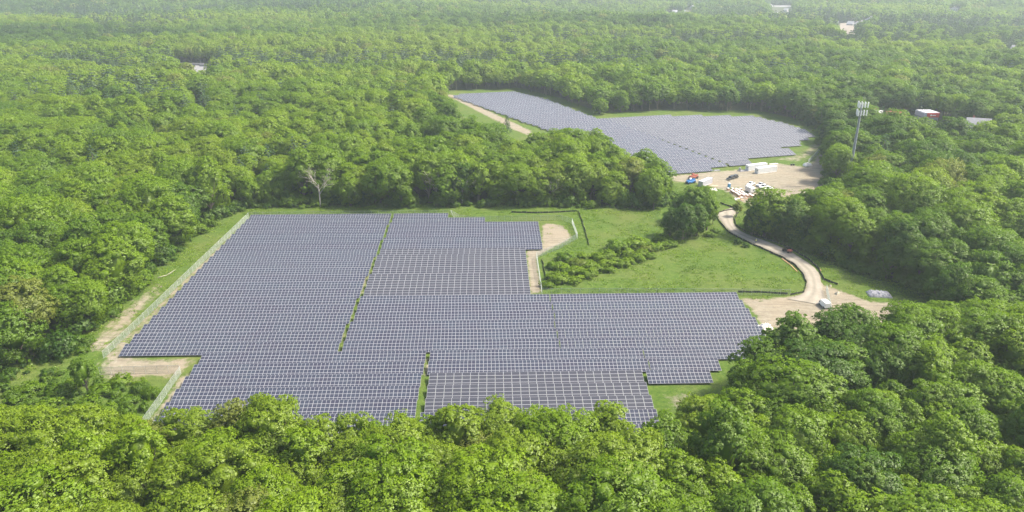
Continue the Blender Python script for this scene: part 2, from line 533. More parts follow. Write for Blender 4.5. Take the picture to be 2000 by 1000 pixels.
# ------------------------------------------------------------------ solar tables
MW, TILT, ROWN = 2.05, R(16.1), 4
SLOPE = 4.5 / math.cos(TILT)
MH = SLOPE / ROWN
def panel_arrays(bar, lite=False):
    w, h, e, g = MW / 2 - 0.012, MH / 2 - 0.012, (0.045 if lite != 2 else 0.075), 0.012
    o = [(-w, -h), (w, -h), (w, h), (-w, h)]
    i = [(-w + e, -h + e), (w - e, -h + e), (w - e, h - e), (-w + e, h - e)]
    V = [(x, y, 0.02) for x, y in o] + [(x, y, 0.02) for x, y in i] + [(x, y, -0.02) for x, y in o]
    Q = [(k, (k + 1) % 4, 4 + (k + 1) % 4, 4 + k) for k in range(4)] + [(8 + k, 8 + (k + 1) % 4, (k + 1) % 4, k) for k in range(4)] + [(11, 10, 9, 8)]
    mi = [0] * 8 + [1]
    zg = 0.02 if lite else 0.012
    b = len(V)
    if lite:
        if bar:
            bw = 0.04
            V += [(-bw, -h + e, .02), (bw, -h + e, .02), (bw, h - e, .02), (-bw, h - e, .02)]
            Q += [(4, b, b + 3, 7), (b + 1, 5, 6, b + 2), (b, b + 1, b + 2, b + 3)]; mi += [1, 1, 0]
        else:
            Q += [(4, 5, 6, 7)]; mi += [1]
    else:
        V += [(x, y, zg) for x, y in i]
        Q += [(4 + k, 4 + (k + 1) % 4, b + (k + 1) % 4, b + k) for k in range(4)] + [(b, b + 1, b + 2, b + 3)]
        mi += [0] * 4 + [1]
        if bar:
            bw = 0.04; c = len(V)
            V += [(-bw, -h + e, .019), (bw, -h + e, .019), (bw, h - e, .019), (-bw, h - e, .019)]
            Q += [(c, c + 1, c + 2, c + 3)]; mi += [0]
    return np.array(V), np.array(Q), np.array(mi)
PAN = {(b, l): panel_arrays(b, l) for b in (0, 1) for l in (0, 1, 2)}
PMESH = {b: mesh_np('panel', PAN[b, 0][0], PAN[b, 0][1], mats=[M['silver'], M['cell'] if b else M['cell_grey']], mi=PAN[b, 0][2]) for b in (0, 1)}

def post_rail(n_mod, length):
    p = MB(); r = MB()
    k = max(2, int(length / 6.2))
    for i in range(k + 1):
        x = -length / 2 + 0.4 + (length - 0.8) * i / k
        p.tube((x, -1.1, -0.6), (x, -1.1, 0.92), 0.06, n=4)
        p.tube((x, 1.1, -0.6), (x, 1.1, 1.55), 0.06, n=4)
    for y in (-1.5, -0.5, 0.5, 1.5):
        z = 1.30 + y * math.tan(TILT) - 0.10
        r.box((0, y, z), (length - 0.1, 0.06, 0.09))
    return p, r

ORD = ['first', 'second', 'third', 'fourth', 'fifth', 'sixth', 'seventh', 'eighth', 'ninth', 'tenth', 'eleventh', 'twelfth', 'thirteenth', 'fourteenth', 'fifteenth', 'sixteenth', 'seventeenth', 'eighteenth', 'nineteenth']
def ordinal(i):
    """1 -> first ... 99"""
    if i <= 19: return ORD[i - 1]
    tens = ['', '', 'twent', 'thirt', 'fort', 'fift', 'sixt', 'sevent', 'eight', 'ninet'][i // 10]
    return tens + 'ieth' if i % 10 == 0 else tens + 'y-' + ORD[i % 10 - 1]

ct, st = math.cos(TILT), math.sin(TILT)
RX = np.array([[1, 0, 0], [0, ct, -st], [0, st, ct]])
def solar_table(frame, dz, u0, u1, vtop, bar, single, label, group, grey=False, zoff=0.0):
    n = max(1, int(round((u1 - u0) / (MW + 0.02))))
    pitch = (u1 - u0) / n
    x, y = frame((u0 + u1) / 2, vtop - 2.25)
    t = thing('solar_table', label, 'solar table', (x, y, zoff), dz, group)
    cx = (np.arange(n) - (n - 1) / 2) * pitch
    rr = random.Random(int(u0 * 7 + vtop * 13))
    if single:
        for j in range(ROWN):
            s = (j - 1.5) * MH
            for k in range(n):
                o = bpy.data.objects.new('panel', PMESH[bar]); COL.objects.link(o)
                o.parent = t
                o.location = (cx[k], s * ct, 1.30 + s * st)
                o.rotation_euler = (TILT + rr.uniform(-.004, .004), rr.uniform(-.003, .003), 0)
    else:
        V, Q, mi = PAN[bar, 2 if frame is far else 1]
        C = np.array([(cx[k], (j - 1.5) * MH, 0) for j in range(ROWN) for k in range(n)])
        A = (V[None] + C[:, None]).reshape(-1, 3) @ RX.T + (0, 0, 1.30)
        QQ = (Q[None] + (np.arange(len(C)) * len(V))[:, None, None]).reshape(-1, 4)
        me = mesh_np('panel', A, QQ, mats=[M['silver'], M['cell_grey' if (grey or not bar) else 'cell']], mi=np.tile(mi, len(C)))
        link('panel', me, t, kind='stuff')
    p, r = post_rail(n, u1 - u0)
    p.build('support_post', M['steel'], t, kind='stuff')
    r.build('rail', M['steel'], t, kind='stuff')
    return t

def near_label(k, seg):
    place = {'L': 'left of the grass lane', 'R': 'right of the grass lane', 'M': 'between the lane and the seam', 'E': 'right of the seam', 'X': 'short piece beyond the gap'}[seg]
    return f"solar row {ordinal(k + 1)} from the back of the near field, {place}"
VT = lambda k: 285.4 - 5.79 * k
for k in range(28):
    sing = k >= 17
    g = 'solar tables of the near field'
    j = 0.25 * math.sin(k * 2.1)
    def T(u0, u1, bar, seg):
        solar_table(near, D1, u0, u1, VT(k), bar, sing, near_label(k, seg), g)
    if k <= 19:
        T(-101.1, -42.9 + j, 1, 'L')
        if k <= 6:
            T(-41.8 + j, [-19.2, -3.8, 17.8, 17.8, 17.8, 17.8, 17.8][k], 1, 'R')
        elif k <= 13:
            T(-41.8 + j, 11.3, 0, 'R')
        else:
            T(-41.8 + j, 17.3 + j, 1, 'M'); T(17.6 + j, 76.4, 1, 'E')
    elif k <= 21:
        T(-78.0, -18.6, 1, 'L'); T(-17.5, 39.8 + j, 1, 'M'); T(40.1 + j, 70.0 if k == 20 else 58.4, 1, 'E')
    elif k <= 24:
        T(-78.0, -18.8, 1, 'L'); T(-16.8, 37.3, 0, 'R')
        if k == 22: T(38.3, 54.6, 1, 'X')
    else:
        T(-78.0, -18.6, 1, 'L'); T(-17.5, 37.3, 1, 'R')

# far field, turned a little against the near one
FAR_POLY = [far_uv(*p) for p in [(-47, 580), (-40, 590), (4, 599), (28, 562), (58, 488), (70, 487), (110, 498), (141, 498), (167, 496), (179, 475), (186, 454), (185.5, 434), (172, 425), (168, 413), (151, 409), (158, 398), (156.5, 388), (127, 380), (127, 371), (121.5, 366), (79.5, 350)]]
def poly_span(poly, v):
    xs_ = []
    n = len(poly)
    for i in range(n):
        (x0, y0), (x1, y1) = poly[i], poly[(i + 1) % n]
        if (y0 > v) != (y1 > v):
            xs_.append(x0 + (x1 - x0) * (v - y0) / (y1 - y0))
    xs_.sort()
    return [(xs_[i], xs_[i + 1]) for i in range(0, len(xs_) - 1, 2)]
LA, LB = far_uv(91, 422), far_uv(114.5, 364)
P2 = 6.0
v0 = min(p[1] for p in FAR_POLY); v1 = max(p[1] for p in FAR_POLY)
row = 0
vv = v1 - 3.0
far_rows = []
while vv > v0 + 1.0:
    ul = LA[0] + (LB[0] - LA[0]) * (vv - LA[1]) / (LB[1] - LA[1])
    for a, b in poly_span(FAR_POLY, vv):
        a = round(a / 2.07) * 2.07; b = round(b / 2.07) * 2.07
        gap = 0.8 if vv < LA[1] + 2 else 0.2
        if a < ul - 6 and b > ul + 6:
            far_rows.append((row, a, ul - gap, vv, 'left')); far_rows.append((row, ul + gap, b, vv, 'right'))
        elif b - a > 4:
            far_rows.append((row, a, b, vv, 'left' if (a + b) / 2 < ul else 'right'))
    vv -= P2; row += 1
for r_, a, b, v, s in far_rows:
    lab = f"solar row {ordinal(r_ + 1)} from the back of the far field, {'left' if s == 'left' else 'right'} of its dotted gap line"
    solar_table(far, D2, a, b, v + 2.25, 1, False, lab, 'solar tables of the far field', grey=(s == 'right'))  # right block: sky reflection painted in as paler, greyer glass colour

# ------------------------------------------------------------------ trees
def ico(sub=1):
    import bmesh
    bm = bmesh.new(); bmesh.ops.create_icosphere(bm, subdivisions=sub, radius=1.0)
    V = np.array([v.co[:] for v in bm.verts]); T = np.array([[v.index for v in f.verts] for f in bm.faces])
    bm.free()
    return V, T
ICO1 = ico(1); ICO2 = ico(2)

def leaves_to_mesh(name, P, Nn, S, rng, mat, core=None, extra=None, shade=None):
    """quads of size S at P facing Nn, plus triangle cores and trunk"""
    n = len(P)
    Nn = Nn / np.linalg.norm(Nn, axis=1, keepdims=True)
    r = rng.normal(size=(n, 3))
    U = np.cross(Nn, r); U /= np.linalg.norm(U, axis=1, keepdims=True)
    W = np.cross(Nn, U)
    asp = rng.uniform(0.65, 1.0, n)
    a = (U * (S * 0.5)[:, None]); b = (W * (S * 0.5 * asp)[:, None]); dn = Nn * (S * rng.uniform(-0.12, 0.18, n))[:, None]
    Vq = np.stack([P - a + dn * 0, P - b + dn, P + a, P + b - dn * 0.4], 1).reshape(-1, 3)
    Q = np.arange(4 * n).reshape(-1, 4)
    lv = np.repeat(rng.rand(n), 4)
    V = [Vq]; T = []; off = len(Vq); lvs = [lv]; mi = [np.zeros(n, int)]
    mats = [mat]
    nt_ = 0
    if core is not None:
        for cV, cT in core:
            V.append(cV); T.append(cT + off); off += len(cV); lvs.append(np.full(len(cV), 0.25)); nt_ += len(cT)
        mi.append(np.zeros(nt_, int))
    if extra is not None:
        eV, eT, em = extra
        V.append(eV); T.append(eT + off); off += len(eV); lvs.append(np.zeros(len(eV))); mi.append(np.ones(len(eT), int)); mats.append(em)
    me = mesh_np(name, np.concatenate(V), Q, np.concatenate(T) if T else None, mats=mats, mi=np.concatenate(mi))
    me.attributes.new('leafvar', 'FLOAT', 'POINT').data.foreach_set('value', np.concatenate(lvs).astype(np.float32))
    if shade is not None:                                  # leaf sprays shade like the tuft that they belong to
        vn = np.zeros((off, 3)); me.vertex_normals
        flat = np.empty(len(me.vertices) * 3, np.float32)
        me.vertices.foreach_get('normal', flat)
        vn[:] = flat.reshape(-1, 3)
        sh = shade + Nn * 0.22
        sh = sh / np.linalg.norm(sh, axis=1, keepdims=True)
        vn[:4 * n] = np.repeat(sh, 4, axis=0)
        me.polygons.foreach_set('use_smooth', np.ones(len(me.polygons), bool))
        me.normals_split_custom_set_from_vertices(vn.tolist())
    return me

def tube_np(pts, rad, n=6):
    V, T = [], []
    pts = [np.array(p, float) for p in pts]
    for k, (p, r) in enumerate(zip(pts, rad)):
        d = pts[min(k + 1, len(pts) - 1)] - pts[max(k - 1, 0)]
        d = d / np.linalg.norm(d)
        u = np.cross(d, (0.3, 1, 0.1)); u /= np.linalg.norm(u); w = np.cross(d, u)
        for i in range(n):
            an = 2 * math.pi * i / n
            V.append(p + (u * math.cos(an) + w * math.sin(an)) * r)
    for k in range(len(pts) - 1):
        for i in range(n):
            a, b, c, e = k * n + i, k * n + (i + 1) % n, (k + 1) * n + (i + 1) % n, (k + 1) * n + i
            T += [(a, b, c), (a, c, e)]
    return np.array(V), np.array(T)

def merge(parts):
    V, T, off = [], [], 0
    for v, t in parts:
        V.append(v); T.append(t + off); off += len(v)
    return np.concatenate(V), np.concatenate(T)

def broadleaf(seed, R0=5.2, zb=5.0, zt=17.0, lobes=26, tufts=26, leaves=8, leaf=0.42, shape='dome', sparse=0.0, core_k=0.52):
    """returns (crown pieces, trunk pieces). Crown: lobes > tufts > leaves"""
    rng = np.random.RandomState(seed)
    zc = zb + (zt - zb) * (0.42 if shape == 'dome' else 0.5)
    ru, rl = zt - zc, zc - zb
    C, LR = [], []
    ga = math.pi * (3 - math.sqrt(5))
    for i in range(lobes):
        t = (i + 0.5) / lobes
        z = 1 - 1.55 * t                                  # more lobes above than below
        if shape == 'tall': z = 1 - 1.85 * t
        rr = math.sqrt(max(0, 1 - z * z)) ** (0.8 if shape == 'dome' else 1.0)
        an = i * ga + rng.uniform(-.5, .5)
        k = rng.uniform(0.62, 0.86)
        lr = R0 * rng.uniform(0.26, 0.42)
        z_ = zc + (z * (ru - lr * 0.8) if z > 0 else z * (rl - lr * 0.6)) * (0.9 + 0.1 * k) + rng.normal(0, 0.35)
        C.append((math.cos(an) * rr * R0 * k + rng.normal(0, .3), math.sin(an) * rr * R0 * k + rng.normal(0, .3), z_)); LR.append(lr)
    C = np.array(C); LR = np.array(LR)
    cen = np.array([0, 0, zc - 0.15 * (zc - zb)])
    P, Nn, S, core, SH = [], [], [], [], []
    for c, lr in zip(C, LR):
        if rng.rand() < sparse: continue
        out = c - cen; out = out / (np.linalg.norm(out) + 1e-6)
        d = rng.normal(size=(tufts * 3, 3)); d /= np.linalg.norm(d, axis=1, keepdims=True)
        sc = d @ out + 0.6 * d[:, 2] + rng.uniform(-.5, .5, len(d))
        d = d[np.argsort(-sc)[:tufts]]
        tc = c + d * (lr * rng.uniform(0.82, 1.12, tufts))[:, None]
        tr = lr * rng.uniform(0.18, 0.34, tufts)
        for q, r_, dd in zip(tc, tr, d):
            e = rng.normal(size=(leaves, 3)); e /= np.linalg.norm(e, axis=1, keepdims=True)
            e = e + dd * 0.5 + (0, 0, 0.25)
            e /= np.linalg.norm(e, axis=1, keepdims=True)
            P.append(q + e * r_ * rng.uniform(0.6, 1.1, (leaves, 1)))
            Nn.append(e + rng.normal(0, 0.45, (leaves, 3)))
            S.append(leaf * rng.uniform(0.7, 1.3, leaves))
            SH.append(e * 0.45 + dd * 0.45 + out * 0.6)
        if core_k > 0:
            v = ICO1[0] * (1 + rng.uniform(-.16, .12, (len(ICO1[0]), 1))) * lr * core_k + c
            core.append((v, ICO1[1]))
    if core_k > 0:
        v = ICO2[0] * (1 + rng.uniform(-.15, .1, (len(ICO2[0]), 1))) * np.array([R0 * .52, R0 * .52, (zt - zb) * .30]) + (0, 0, zc + 0.3)
        core.append((v, ICO2[1]))
    h0 = zb + (zt - zb) * 0.45
    trunk = [tube_np([(0, 0, -0.4), (rng.normal(0, .1), rng.normal(0, .1), zb * .6), (rng.normal(0, .3), rng.normal(0, .3), h0)], [0.38, 0.28, 0.16], 7)]
    for i in range(6):
        c = C[rng.randint(len(C))]
        s = np.array([0, 0, zb * rng.uniform(.55, 1.1)])
        trunk.append(tube_np([s, s * .5 + c * .5 + (0, 0, -.4), c], [0.16, 0.10, 0.05], 4))
    return (np.concatenate(P), np.concatenate(Nn), np.concatenate(S), core, rng, np.concatenate(SH)), merge(trunk)

def pine(seed, h=18, r=4.8, tiers=13, leaf=0.6, per=150):
    rng = np.random.RandomState(seed)
    P, Nn, S = [], [], []
    for t in range(tiers):
        f = t / (tiers - 1)
        z = h * (0.22 + 0.78 * f); rad = r * (1 - f) ** 0.75 + 0.25
        nb = max(4, int(9 * (1 - f) + 3))
        a0 = rng.uniform(0, 6.28)
        for b in range(nb):
            an = a0 + 6.283 * b / nb + rng.normal(0, .12); L = rad * rng.uniform(.75, 1.12)
            m = max(5, int(per * (1 - f) / nb * 1.6) + 4)
            q = rng.uniform(0.12, 1, m) ** 0.7
            w = 0.35 * (1.1 - q) + .12
            P.append(np.stack([np.cos(an) * L * q + rng.normal(0, 1, m) * w * .6, np.sin(an) * L * q + rng.normal(0, 1, m) * w * .6, z - 0.18 * L * q ** 2 + rng.normal(0, .16, m) + 0.25 * q], 1))
            Nn.append(rng.normal(0, .5, (m, 3)) + (math.cos(an) * .3, math.sin(an) * .3, 1.0))
            S.append(leaf * rng.uniform(.7, 1.4, m))
    core = None
    trunk = merge([tube_np([(0, 0, -0.4), (0, 0, h * .5), (0, 0, h * .95)], [0.33, 0.2, 0.04], 6)])
    return (np.concatenate(P), np.concatenate(Nn), np.concatenate(S), core, rng, np.concatenate(P) * (1 / r, 1 / r, 0) + (0, 0, .75)), trunk

def bare_tree(seed, h=15, spread=4.0):
    rng = np.random.RandomState(seed)
    parts = [tube_np([(0, 0, -.3), (.1, 0, h * .35), (.2, .1, h * .6)], [.32, .24, .14], 7)]
    def br(p, d, L, r, lev):
        e = p + d * L
        m = (p + e) / 2 + rng.normal(0, L * .06, 3)
        parts.append(tube_np([p, m, e], [r, r * .75, r * .5], 4))
        if lev == 0: return
        for _ in range(3 if lev > 1 else 4):
            q = p + d * L * rng.uniform(.45, 1)
            nd = d + rng.normal(0, .5, 3) + (0, 0, .15); nd /= np.linalg.norm(nd)
            br(q, nd, L * rng.uniform(.5, .75), r * .55, lev - 1)
    for i in range(7):
        an = i * 2.4 + rng.normal(0, .3)
        d = np.array([math.cos(an) * .75, math.sin(an) * .75, 1.0]); d /= np.linalg.norm(d)
        br(np.array([.1, 0, h * rng.uniform(.3, .6)]), d, h * rng.uniform(.28, .4), .11, 3)
    return merge(parts)

VARS = []      # (crown mesh, trunk mesh, joined mesh, crown radius, height, kind)
def add_var(res, R0, ht, kind, mat):
    (P, Nn, S, core, rng, SH), tr = res
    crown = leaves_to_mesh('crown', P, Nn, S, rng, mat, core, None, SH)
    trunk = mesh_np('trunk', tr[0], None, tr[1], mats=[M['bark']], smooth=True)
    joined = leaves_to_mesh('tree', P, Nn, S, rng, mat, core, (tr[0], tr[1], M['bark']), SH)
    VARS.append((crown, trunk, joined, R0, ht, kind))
for s_, (R0, zt) in enumerate([(5.4, 16.5), (5.0, 17.5), (5.8, 17), (4.6, 16), (6.2, 18)]):
    add_var(broadleaf(100 + s_, R0, 4.6, zt, lobes=32, tufts=28, leaves=14, leaf=.29), R0, zt, 'oak', M['leaf'])
for s_, (R0, zt) in enumerate([(3.9, 18), (4.3, 17), (3.6, 16)]):
    add_var(broadleaf(200 + s_, R0, 3.6, zt, lobes=30, tufts=26, leaves=13, shape='tall', leaf=.29), R0, zt, 'maple', M['leaf'])
for s_, (R0, zt) in enumerate([(4.6, 16.5), (4.0, 15.5)]):
    add_var(broadleaf(300 + s_, R0, 4.5, zt, lobes=26, tufts=30, leaves=9, leaf=.30, sparse=.16, core_k=.62), R0, zt, 'ash', M['leaf'])
for s_, (R0, zt) in enumerate([(4.6, 15.5), (4.2, 14), (5.0, 16)]):
    add_var(broadleaf(350 + s_, R0, 0.6, zt, lobes=36, tufts=26, leaves=12, shape='tall', leaf=.30), R0, zt, 'oak', M['leaf'])
for s_ in range(2):
    add_var(pine(400 + s_, 18 + s_ * 2), 4.2, 18, 'pine', M['needle'])
NV = len(VARS)
# lighter copies for trees too far off to show leaves
MID, FARV = [], []
for s_, (R0, zt, shp) in enumerate([(6.0, 16.5, 'dome'), (5.6, 17.2, 'dome'), (6.6, 16.8, 'dome'), (5.0, 17, 'tall'), (5.4, 16, 'dome')]):
    (P, Nn, S, core, rng, SH), tr = broadleaf(500 + s_, R0, 4.4, zt, lobes=24, tufts=16, leaves=5, leaf=.60, shape=shp)
    MID.append(leaves_to_mesh('tree', P, Nn, S, rng, M['leaf'], core, (tr[0], tr[1], M['bark']), SH))
    (P, Nn, S, core, rng, SH), tr = broadleaf(600 + s_, R0 * 1.1, 3.0, zt, lobes=16, tufts=10, leaves=2, leaf=1.25, shape=shp)
    FARV.append(leaves_to_mesh('tree', P, Nn, S, rng, M['leaf'], core, None, SH))
for lst, sd in ((MID, 700), (FARV, 710)):
    (P, Nn, S, core, rng, SH), tr = pine(sd, 17, 5.4, 8, 1.0 if lst is MID else 1.6, 110 if lst is MID else 60)
    lst.append(leaves_to_mesh('tree', P, Nn, S, rng, M['needle'], core))
SHRUB = []
for s_, (R0, zt) in enumerate([(2.2, 2.6), (1.7, 2.2), (2.8, 3.0)]):
    (P, Nn, S, core, rng, SH), tr = broadleaf(800 + s_, R0, 0.1, zt, lobes=16, tufts=18, leaves=6, leaf=.32)
    SHRUB.append((leaves_to_mesh('foliage', P, Nn, S, rng, M['leaf'], core, None, SH), R0, zt))

# --- where trees stand
rng = np.random.RandomState(11)
def jitter_grid(s, y0, y1, side, kx):
    out = []
    for j, y in enumerate(np.arange(y0, y1, s * 0.87)):
        w = side + kx * y
        x = np.arange(-w, w, s) + (s / 2 if j % 2 else 0)
        p = np.stack([x, np.full(len(x), y)], 1) + rng.uniform(-.33, .33, (len(x), 2)) * s
        out.append(p)
    return np.concatenate(out)
PTS = np.concatenate([jitter_grid(7.6, 66, 131, 50, .75), jitter_grid(8.7, 131, 480, 50, .75), jitter_grid(9.4, 480, 1200, 60, .75), jitter_grid(11.5, 1200, 3300, 80, .76)])
blocked = inside(PTS, CLEAR)
HOUSE_SPOTS = [(1605, 41, 1), (1621, 38, 1), (1629, 37, 0), (1661, 46, 2), (1675, 46, 1), (1678, 47, 0), (1686, 41, 1), (1697, 37, 2), (1703, 36, 0),
               (1286, 17, 2), (1296, 17, 1), (1318, 20, 2), (1328, 22, 0), (1340, 21, 2), (1353, 13, 0), (1372, 8, 1), (1402, 29, 2), (1503, 11, 0), (1535, 21, 1),
               (577, 3, 2), (630, 3, 1), (828, 6, 1), (1861, 26, 0), (1984, 98, 1)]
for pl in CLEAR_FAR:
    blocked |= inside(PTS, pl)
HOUSES = []
for hx, hy, hk in HOUSE_SPOTS:
    x, y = at(hx, hy + 4, 0)
    HOUSES.append((x, y, hk))
    w = 13 + y * 0.004
    blocked |= (np.abs(PTS[:, 0] * y / np.maximum(PTS[:, 1], 1) - x) < w) & (PTS[:, 1] > y - min(150, 0.09 * y)) & (PTS[:, 1] < y + 14)
BLD = [(at(1812, 243, 0), 30, 84), (at(1750, 240, 0), 18, 50), (at(1710, 236, 0), 14, 50), (at(1905, 262, 0), 22, 52)]
for (x, y), w, dpt in BLD:
    blocked |= (np.abs(PTS[:, 0] * y / np.maximum(PTS[:, 1], 1) - x) < w * .62) & (PTS[:, 1] > y - dpt) & (PTS[:, 1] < y + 12)
tx, ty = at(1655, 362)
blocked |= (np.abs(PTS[:, 0] * ty / np.maximum(PTS[:, 1], 1) - tx) < 9) & (PTS[:, 1] > ty - 55) & (PTS[:, 1] < ty + 4)
PTS = PTS[~blocked]
# tree tint and kind follow stands of like trees
nz = 0.55 * vnoise(PTS, 70, 1) + 0.45 * vnoise(PTS, 23, 2)
tint = 0.46 + 0.70 * (nz - 0.5) + rng.normal(0, 0.11, len(PTS))
tint += np.where(PTS[:, 0] < 60, 0.22, 0.02) * np.clip((1500 - PTS[:, 1]) / 800, 0, 1)
tint += np.where(PTS[:, 1] < 130, 0.12, 0)
ff = np.clip((PTS[:, 1] - 420) / 500, 0, 1)
tint += ff * (1.0 * (vnoise(PTS * (0.5, 1), 150, 11) - .52) + .55 * (vnoise(PTS * (0.5, 1), 420, 12) - .5))
olive = rng.rand(len(PTS)) < 0.03
tint = np.where(olive, 0.97, np.clip(tint, 0.02, 0.86))
kind = np.array([rng.choice(10, p=[.13, .13, .13, .13, .12, .10, .09, .09, .05, .03]) for _ in PTS])
dark = (vnoise(PTS, 55, 7) > 0.78) & (rng.rand(len(PTS)) < .55) | (rng.rand(len(PTS)) < .03)
dark |= inside(PTS, poly_at([(60, 240), (420, 250), (420, 200), (300, 195), (60, 200)])) & (rng.rand(len(PTS)) < .6)
dark |= inside(PTS, poly_at([(190, 105), (330, 100), (330, 70), (190, 70)])) & (rng.rand(len(PTS)) < .75)
dark |= (PTS[:, 1] > 500) & (vnoise(PTS * (0.4, 1), 120, 13) > .70) & (rng.rand(len(PTS)) < .8)
dark &= edge_dist(PTS, CLEAR) > 14
dark &= (PTS[:, 1] > 340) | ((PTS[:, 0] < 0) & (PTS[:, 1] > 300))
kind = np.where(dark, 13 + (rng.rand(len(PTS)) < .5), kind)
edge = edge_dist(PTS, CLEAR)
kind = np.where((edge < 8) & (kind < 13) & (rng.rand(len(PTS)) < .7) & (PTS[:, 1] > 128), 10 + rng.randint(0, 3, len(PTS)), kind)
scl = rng.uniform(0.74, 1.22, len(PTS)) * (0.92 + 0.22 * vnoise(PTS, 35, 4))
scl *= np.where(PTS[:, 1] < 130, 1.0, 1.0)
scl *= np.where(PTS[:, 1] > 1200, 1.12, 1.0)
# crowns in front of the panels reach only as high as the gaps in the photo allow
ht = np.array([VARS[k][4] for k in kind])
TOPX = [-200, 0, 300, 380, 440, 560, 640, 760, 830, 900, 1000, 1100, 1170, 1260, 1340, 1390, 1440, 1480, 1510, 1560, 1600, 1650, 1700, 1760, 1800, 1850, 1900]
TOPY = [800, 800, 818, 796, 783, 790, 806, 836, 815, 784, 800, 818, 800, 786, 800, 745, 705, 664, 636, 616, 604, 594, 598, 588, 572, 556, 300]
tpx, _, _ = project(PTS[:, 0], PTS[:, 1], 15.0)
lim = H - PTS[:, 1] * np.tan(PITCH + np.arctan((np.interp(tpx, TOPX, TOPY) - 500) / F))
fr = ((PTS[:, 1] < 132) & (PTS[:, 0] < 62)) | ((PTS[:, 1] < 188) & (PTS[:, 0] > 38))
scl = np.where(fr, np.clip(np.minimum(scl, lim / ht / 0.97), .55, 2), scl)
rot = rng.uniform(0, 6.283, len(PTS))

# --- the 300 trees that show largest are things of their own
px, py, dep = project(PTS[:, 0], PTS[:, 1], 12.0)
rad = np.array([VARS[k][3] for k in kind]) * scl
vis = (px > -20) & (px < 2020) & (py < 1030) & (py > 0) & (PTS[:, 1] > 84)
size = np.where(vis, rad * F / dep, 0)
order = np.argsort(-size)
NIND = 292
ind = order[:NIND]
is_ind = np.zeros(len(PTS), bool); is_ind[ind] = True

def tint_word(t, k):
    if k >= 13: return 'dark green'
    if t > .9: return 'dull olive'
    if t > .66: return 'yellow green'
    if t > .45: return 'lime green'
    if t > .26: return 'mid green'
    return 'deep green'
def zone_of(i):
    x, y = PTS[i]
    if x < -70 and y > 128: return 'left'
    if x > 57 and y > 128: return 'right'
    if x > 60: return 'right'
    return 'front'
ZN = {'front': 'below the panels', 'left': 'left of the panels', 'right': 'right of the panels'}
CARD = ['one', 'two', 'three', 'four', 'five', 'six', 'seven', 'eight', 'nine', 'ten', 'eleven', 'twelve', 'thirteen', 'fourteen', 'fifteen', 'sixteen', 'seventeen', 'eighteen', 'nineteen', 'twenty']
CARD += [a + '-' + b for a in ('twenty', 'thirty', 'forty') for b in CARD[:9]]
bands = {}
for i in ind:
    z = zone_of(i)
    bands.setdefault((z, int((PTS[i, 1] - 66) // 7)), []).append(i)
TWORD = {'oak': 'broad oak', 'maple': 'narrow tree', 'ash': 'feathery tree', 'pine': 'pine'}
for z in ('front', 'left', 'right'):
    rows_ = sorted(b for (zz, b) in bands if zz == z)
    for ri, b in enumerate(rows_):
        lst = sorted(bands[z, b], key=lambda i: PTS[i, 0])
        for q, i in enumerate(lst):
            kd = VARS[kind[i]]
            lab = f"{tint_word(tint[i], kind[i])} {TWORD[kd[5]]}, {ordinal(q + 1)} from left in tree row {CARD[ri]} {ZN[z]}"
            t = thing({'oak': 'oak_tree', 'maple': 'maple_tree', 'ash': 'ash_tree', 'pine': 'pine_tree'}[kd[5]], lab, 'tree', (PTS[i, 0], PTS[i, 1], 0), rot[i], 'trees of the near woods')
            wd = 1.12 if PTS[i, 1] < 131 else 1.24
            t.scale = (scl[i] * wd * (.88 + .28 * ((i * 37) % 11) / 10), scl[i] * wd * (.88 + .28 * ((i * 53) % 13) / 12), scl[i] * (.88 + (.12 if fr[i] else .22) * ((i * 29) % 7) / 6))
            c = link('crown', kd[0], t); c['tint'] = float(tint[i])
            link('trunk', kd[1], t)

